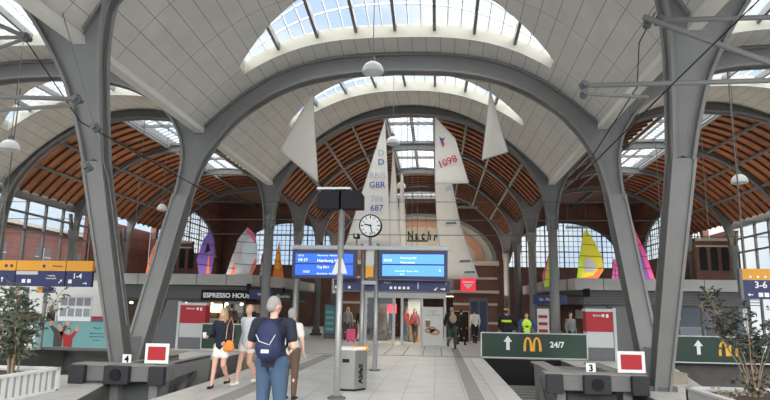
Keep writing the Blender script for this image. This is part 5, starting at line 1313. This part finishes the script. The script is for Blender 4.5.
# crowd
cr = [(-3.35, 31.5, 'cloth_grey', 'cloth_green', 'hair_blond', 'long', 170, 1.7, 'walker in grey top and green trousers left of the walkway', 1),
      (-2.55, 30.6, 'cloth_black', 'cloth_cream', 'hair_blond', 'long', 160, 1.68, 'woman in a black top and cream trousers by the pink suitcase', 1),
      (-1.62, 32.6, 'cloth_palegrey', 'cloth_jeans', 'hair_dark', 'short', 180, 1.82, 'man in pale top with black backpack, between light pole and gantry posts', 0),
      (-1.15, 33.0, 'cloth_black', 'cloth_black', 'hair_dark', 'short', 175, 1.72, 'figure in black right of the man with black backpack', 0),
      (-2.1, 35.5, 'cloth_black', 'cloth_black', 'hair_dark', 'short', 0, 1.70, 'figure in black standing far back left of the backpack man', 0),
      (.15, 30.8, 'cloth_red', 'cloth_black', 'hair_dark', 'long', 20, 1.66, 'figure in a red top inside the entrance', 1),
      (-.3, 31.6, 'cloth_red', 'cloth_jeans', 'hair_dark', 'short', 90, 1.74, 'second figure in red just behind the right gantry post', 0),
      (3.15, 31.2, 'cloth_white', 'cloth_black', 'hair_dark', 'short', 200, 1.70, 'person in a white shirt by the brick pier doorway', 0),
      (2.4, 29.5, 'cloth_black', 'cloth_black', 'hair_dark', 'short', 150, 1.70, 'person in dark clothes beside the pretzel poster', 0),
      (-4.0, 35.0, 'cloth_red', 'cloth_black', 'hair_dark', 'long', 10, 1.66, 'person in a red top far back on the left', 1),
      (-9.6, 27.2, 'cloth_black', 'cloth_grey', 'hair_dark', 'short', 40, 1.72, 'person in dark clothes before the espresso shop window, left one', 0),
      (-8.1, 27.3, 'cloth_brown', 'cloth_black', 'hair_dark', 'short', 200, 1.74, 'person in brown before the espresso shop window', 0),
      (-7.1, 27.0, 'cloth_black', 'cloth_black', 'hair_dark', 'short', 160, 1.70, 'person in black near the espresso shop corner', 0),
      (6.55, 25.0, 'cloth_grey', 'cloth_black', 'hair_dark', 'short', 30, 1.62, 'person in grey just left of the right red cabinet', 0),
      (7.9, 26.5, 'cloth_black', 'cloth_navy', 'hair_dark', 'short', 200, 1.72, 'person in black behind the right V support', 0)]
pals = []
for (x, y, tp, bt, hr, hk, a, H_, lab, fem) in cr:
    st = random.uniform(.08, .22)
    t, J, D = person(lab, (x, y, 0), R(a), H_, legs={-1: ((-.10, -st * .6, .51), (-.10, -st, .08)), 1: ((.10, -.02, .50), (.10, st, .12))}, top=(tp, 'long'), bottom=(bt, 'long'), hair=(hr, hk), female=bool(fem), group='distant passers-by')
b = MB(); b.sphere((0, 0, 0), (.16, .10, .22)); q = remesh(b, 'backpack', 'cloth_black', .02, None, 2); q.location = (-1.62, 32.38, 1.35); tag(q, 'black backpack on the man in a pale top between the posts', 'backpack')
t = thing('suitcase', (-3.0, 30.3, 0), 'pink wheeled suitcase standing by the woman in black and cream', 'suitcase')
b = MB(); b.box(-.2, .2, -.12, .12, .06, .62); b.build('shell', 'pink', t, bevel=.04); b = MB(); b.box(-.1, -.08, .06, .08, .62, .95); b.box(.08, .10, .06, .08, .62, .95); b.box(-.1, .10, .06, .08, .93, .96); b.build('handle', 'steel_mid', t)
for s in (-1, 1): b = MB(); b.tube([(s * .14, -.03, .035), (s * .14, .03, .035)], .035, 10); b.build('wheel', 'black', t)
t = thing('advertising_stand', (2.45, 30.6, 0), 'small dark pavement stand with wooden frame behind the striding man', 'sign')
b = MB(); b.box(-.35, .35, 0, .06, .1, 1.55); b.build('board', 'black', t); b = MB()
for q in ((-.4, -.35, -.02, .08, 0, 1.6), (.35, .4, -.02, .08, 0, 1.6), (-.4, .4, -.02, .08, 1.55, 1.6)): b.box(*q)
b.build('frame', 'pretzel', t)

# light of the hall's own lamps in the shops
def area(x, y, z, sx, sy, e, c=(1, .78, .52)):
    l = bpy.data.lights.new('shop_light', 'AREA'); l.shape = 'RECTANGLE'; l.size = sx; l.size_y = sy; l.energy = e; l.color = c
    o = bpy.data.objects.new('shop_light', l); col.objects.link(o); o.location = (x, y, z)
area(-11, 31, 1.95, 6, 3, 50); area(11, 31, 1.95, 6, 3, 25, (1, .9, .8)); area(-.3, 31, 2.25, 3, 2.5, 60, (1, .88, .7))
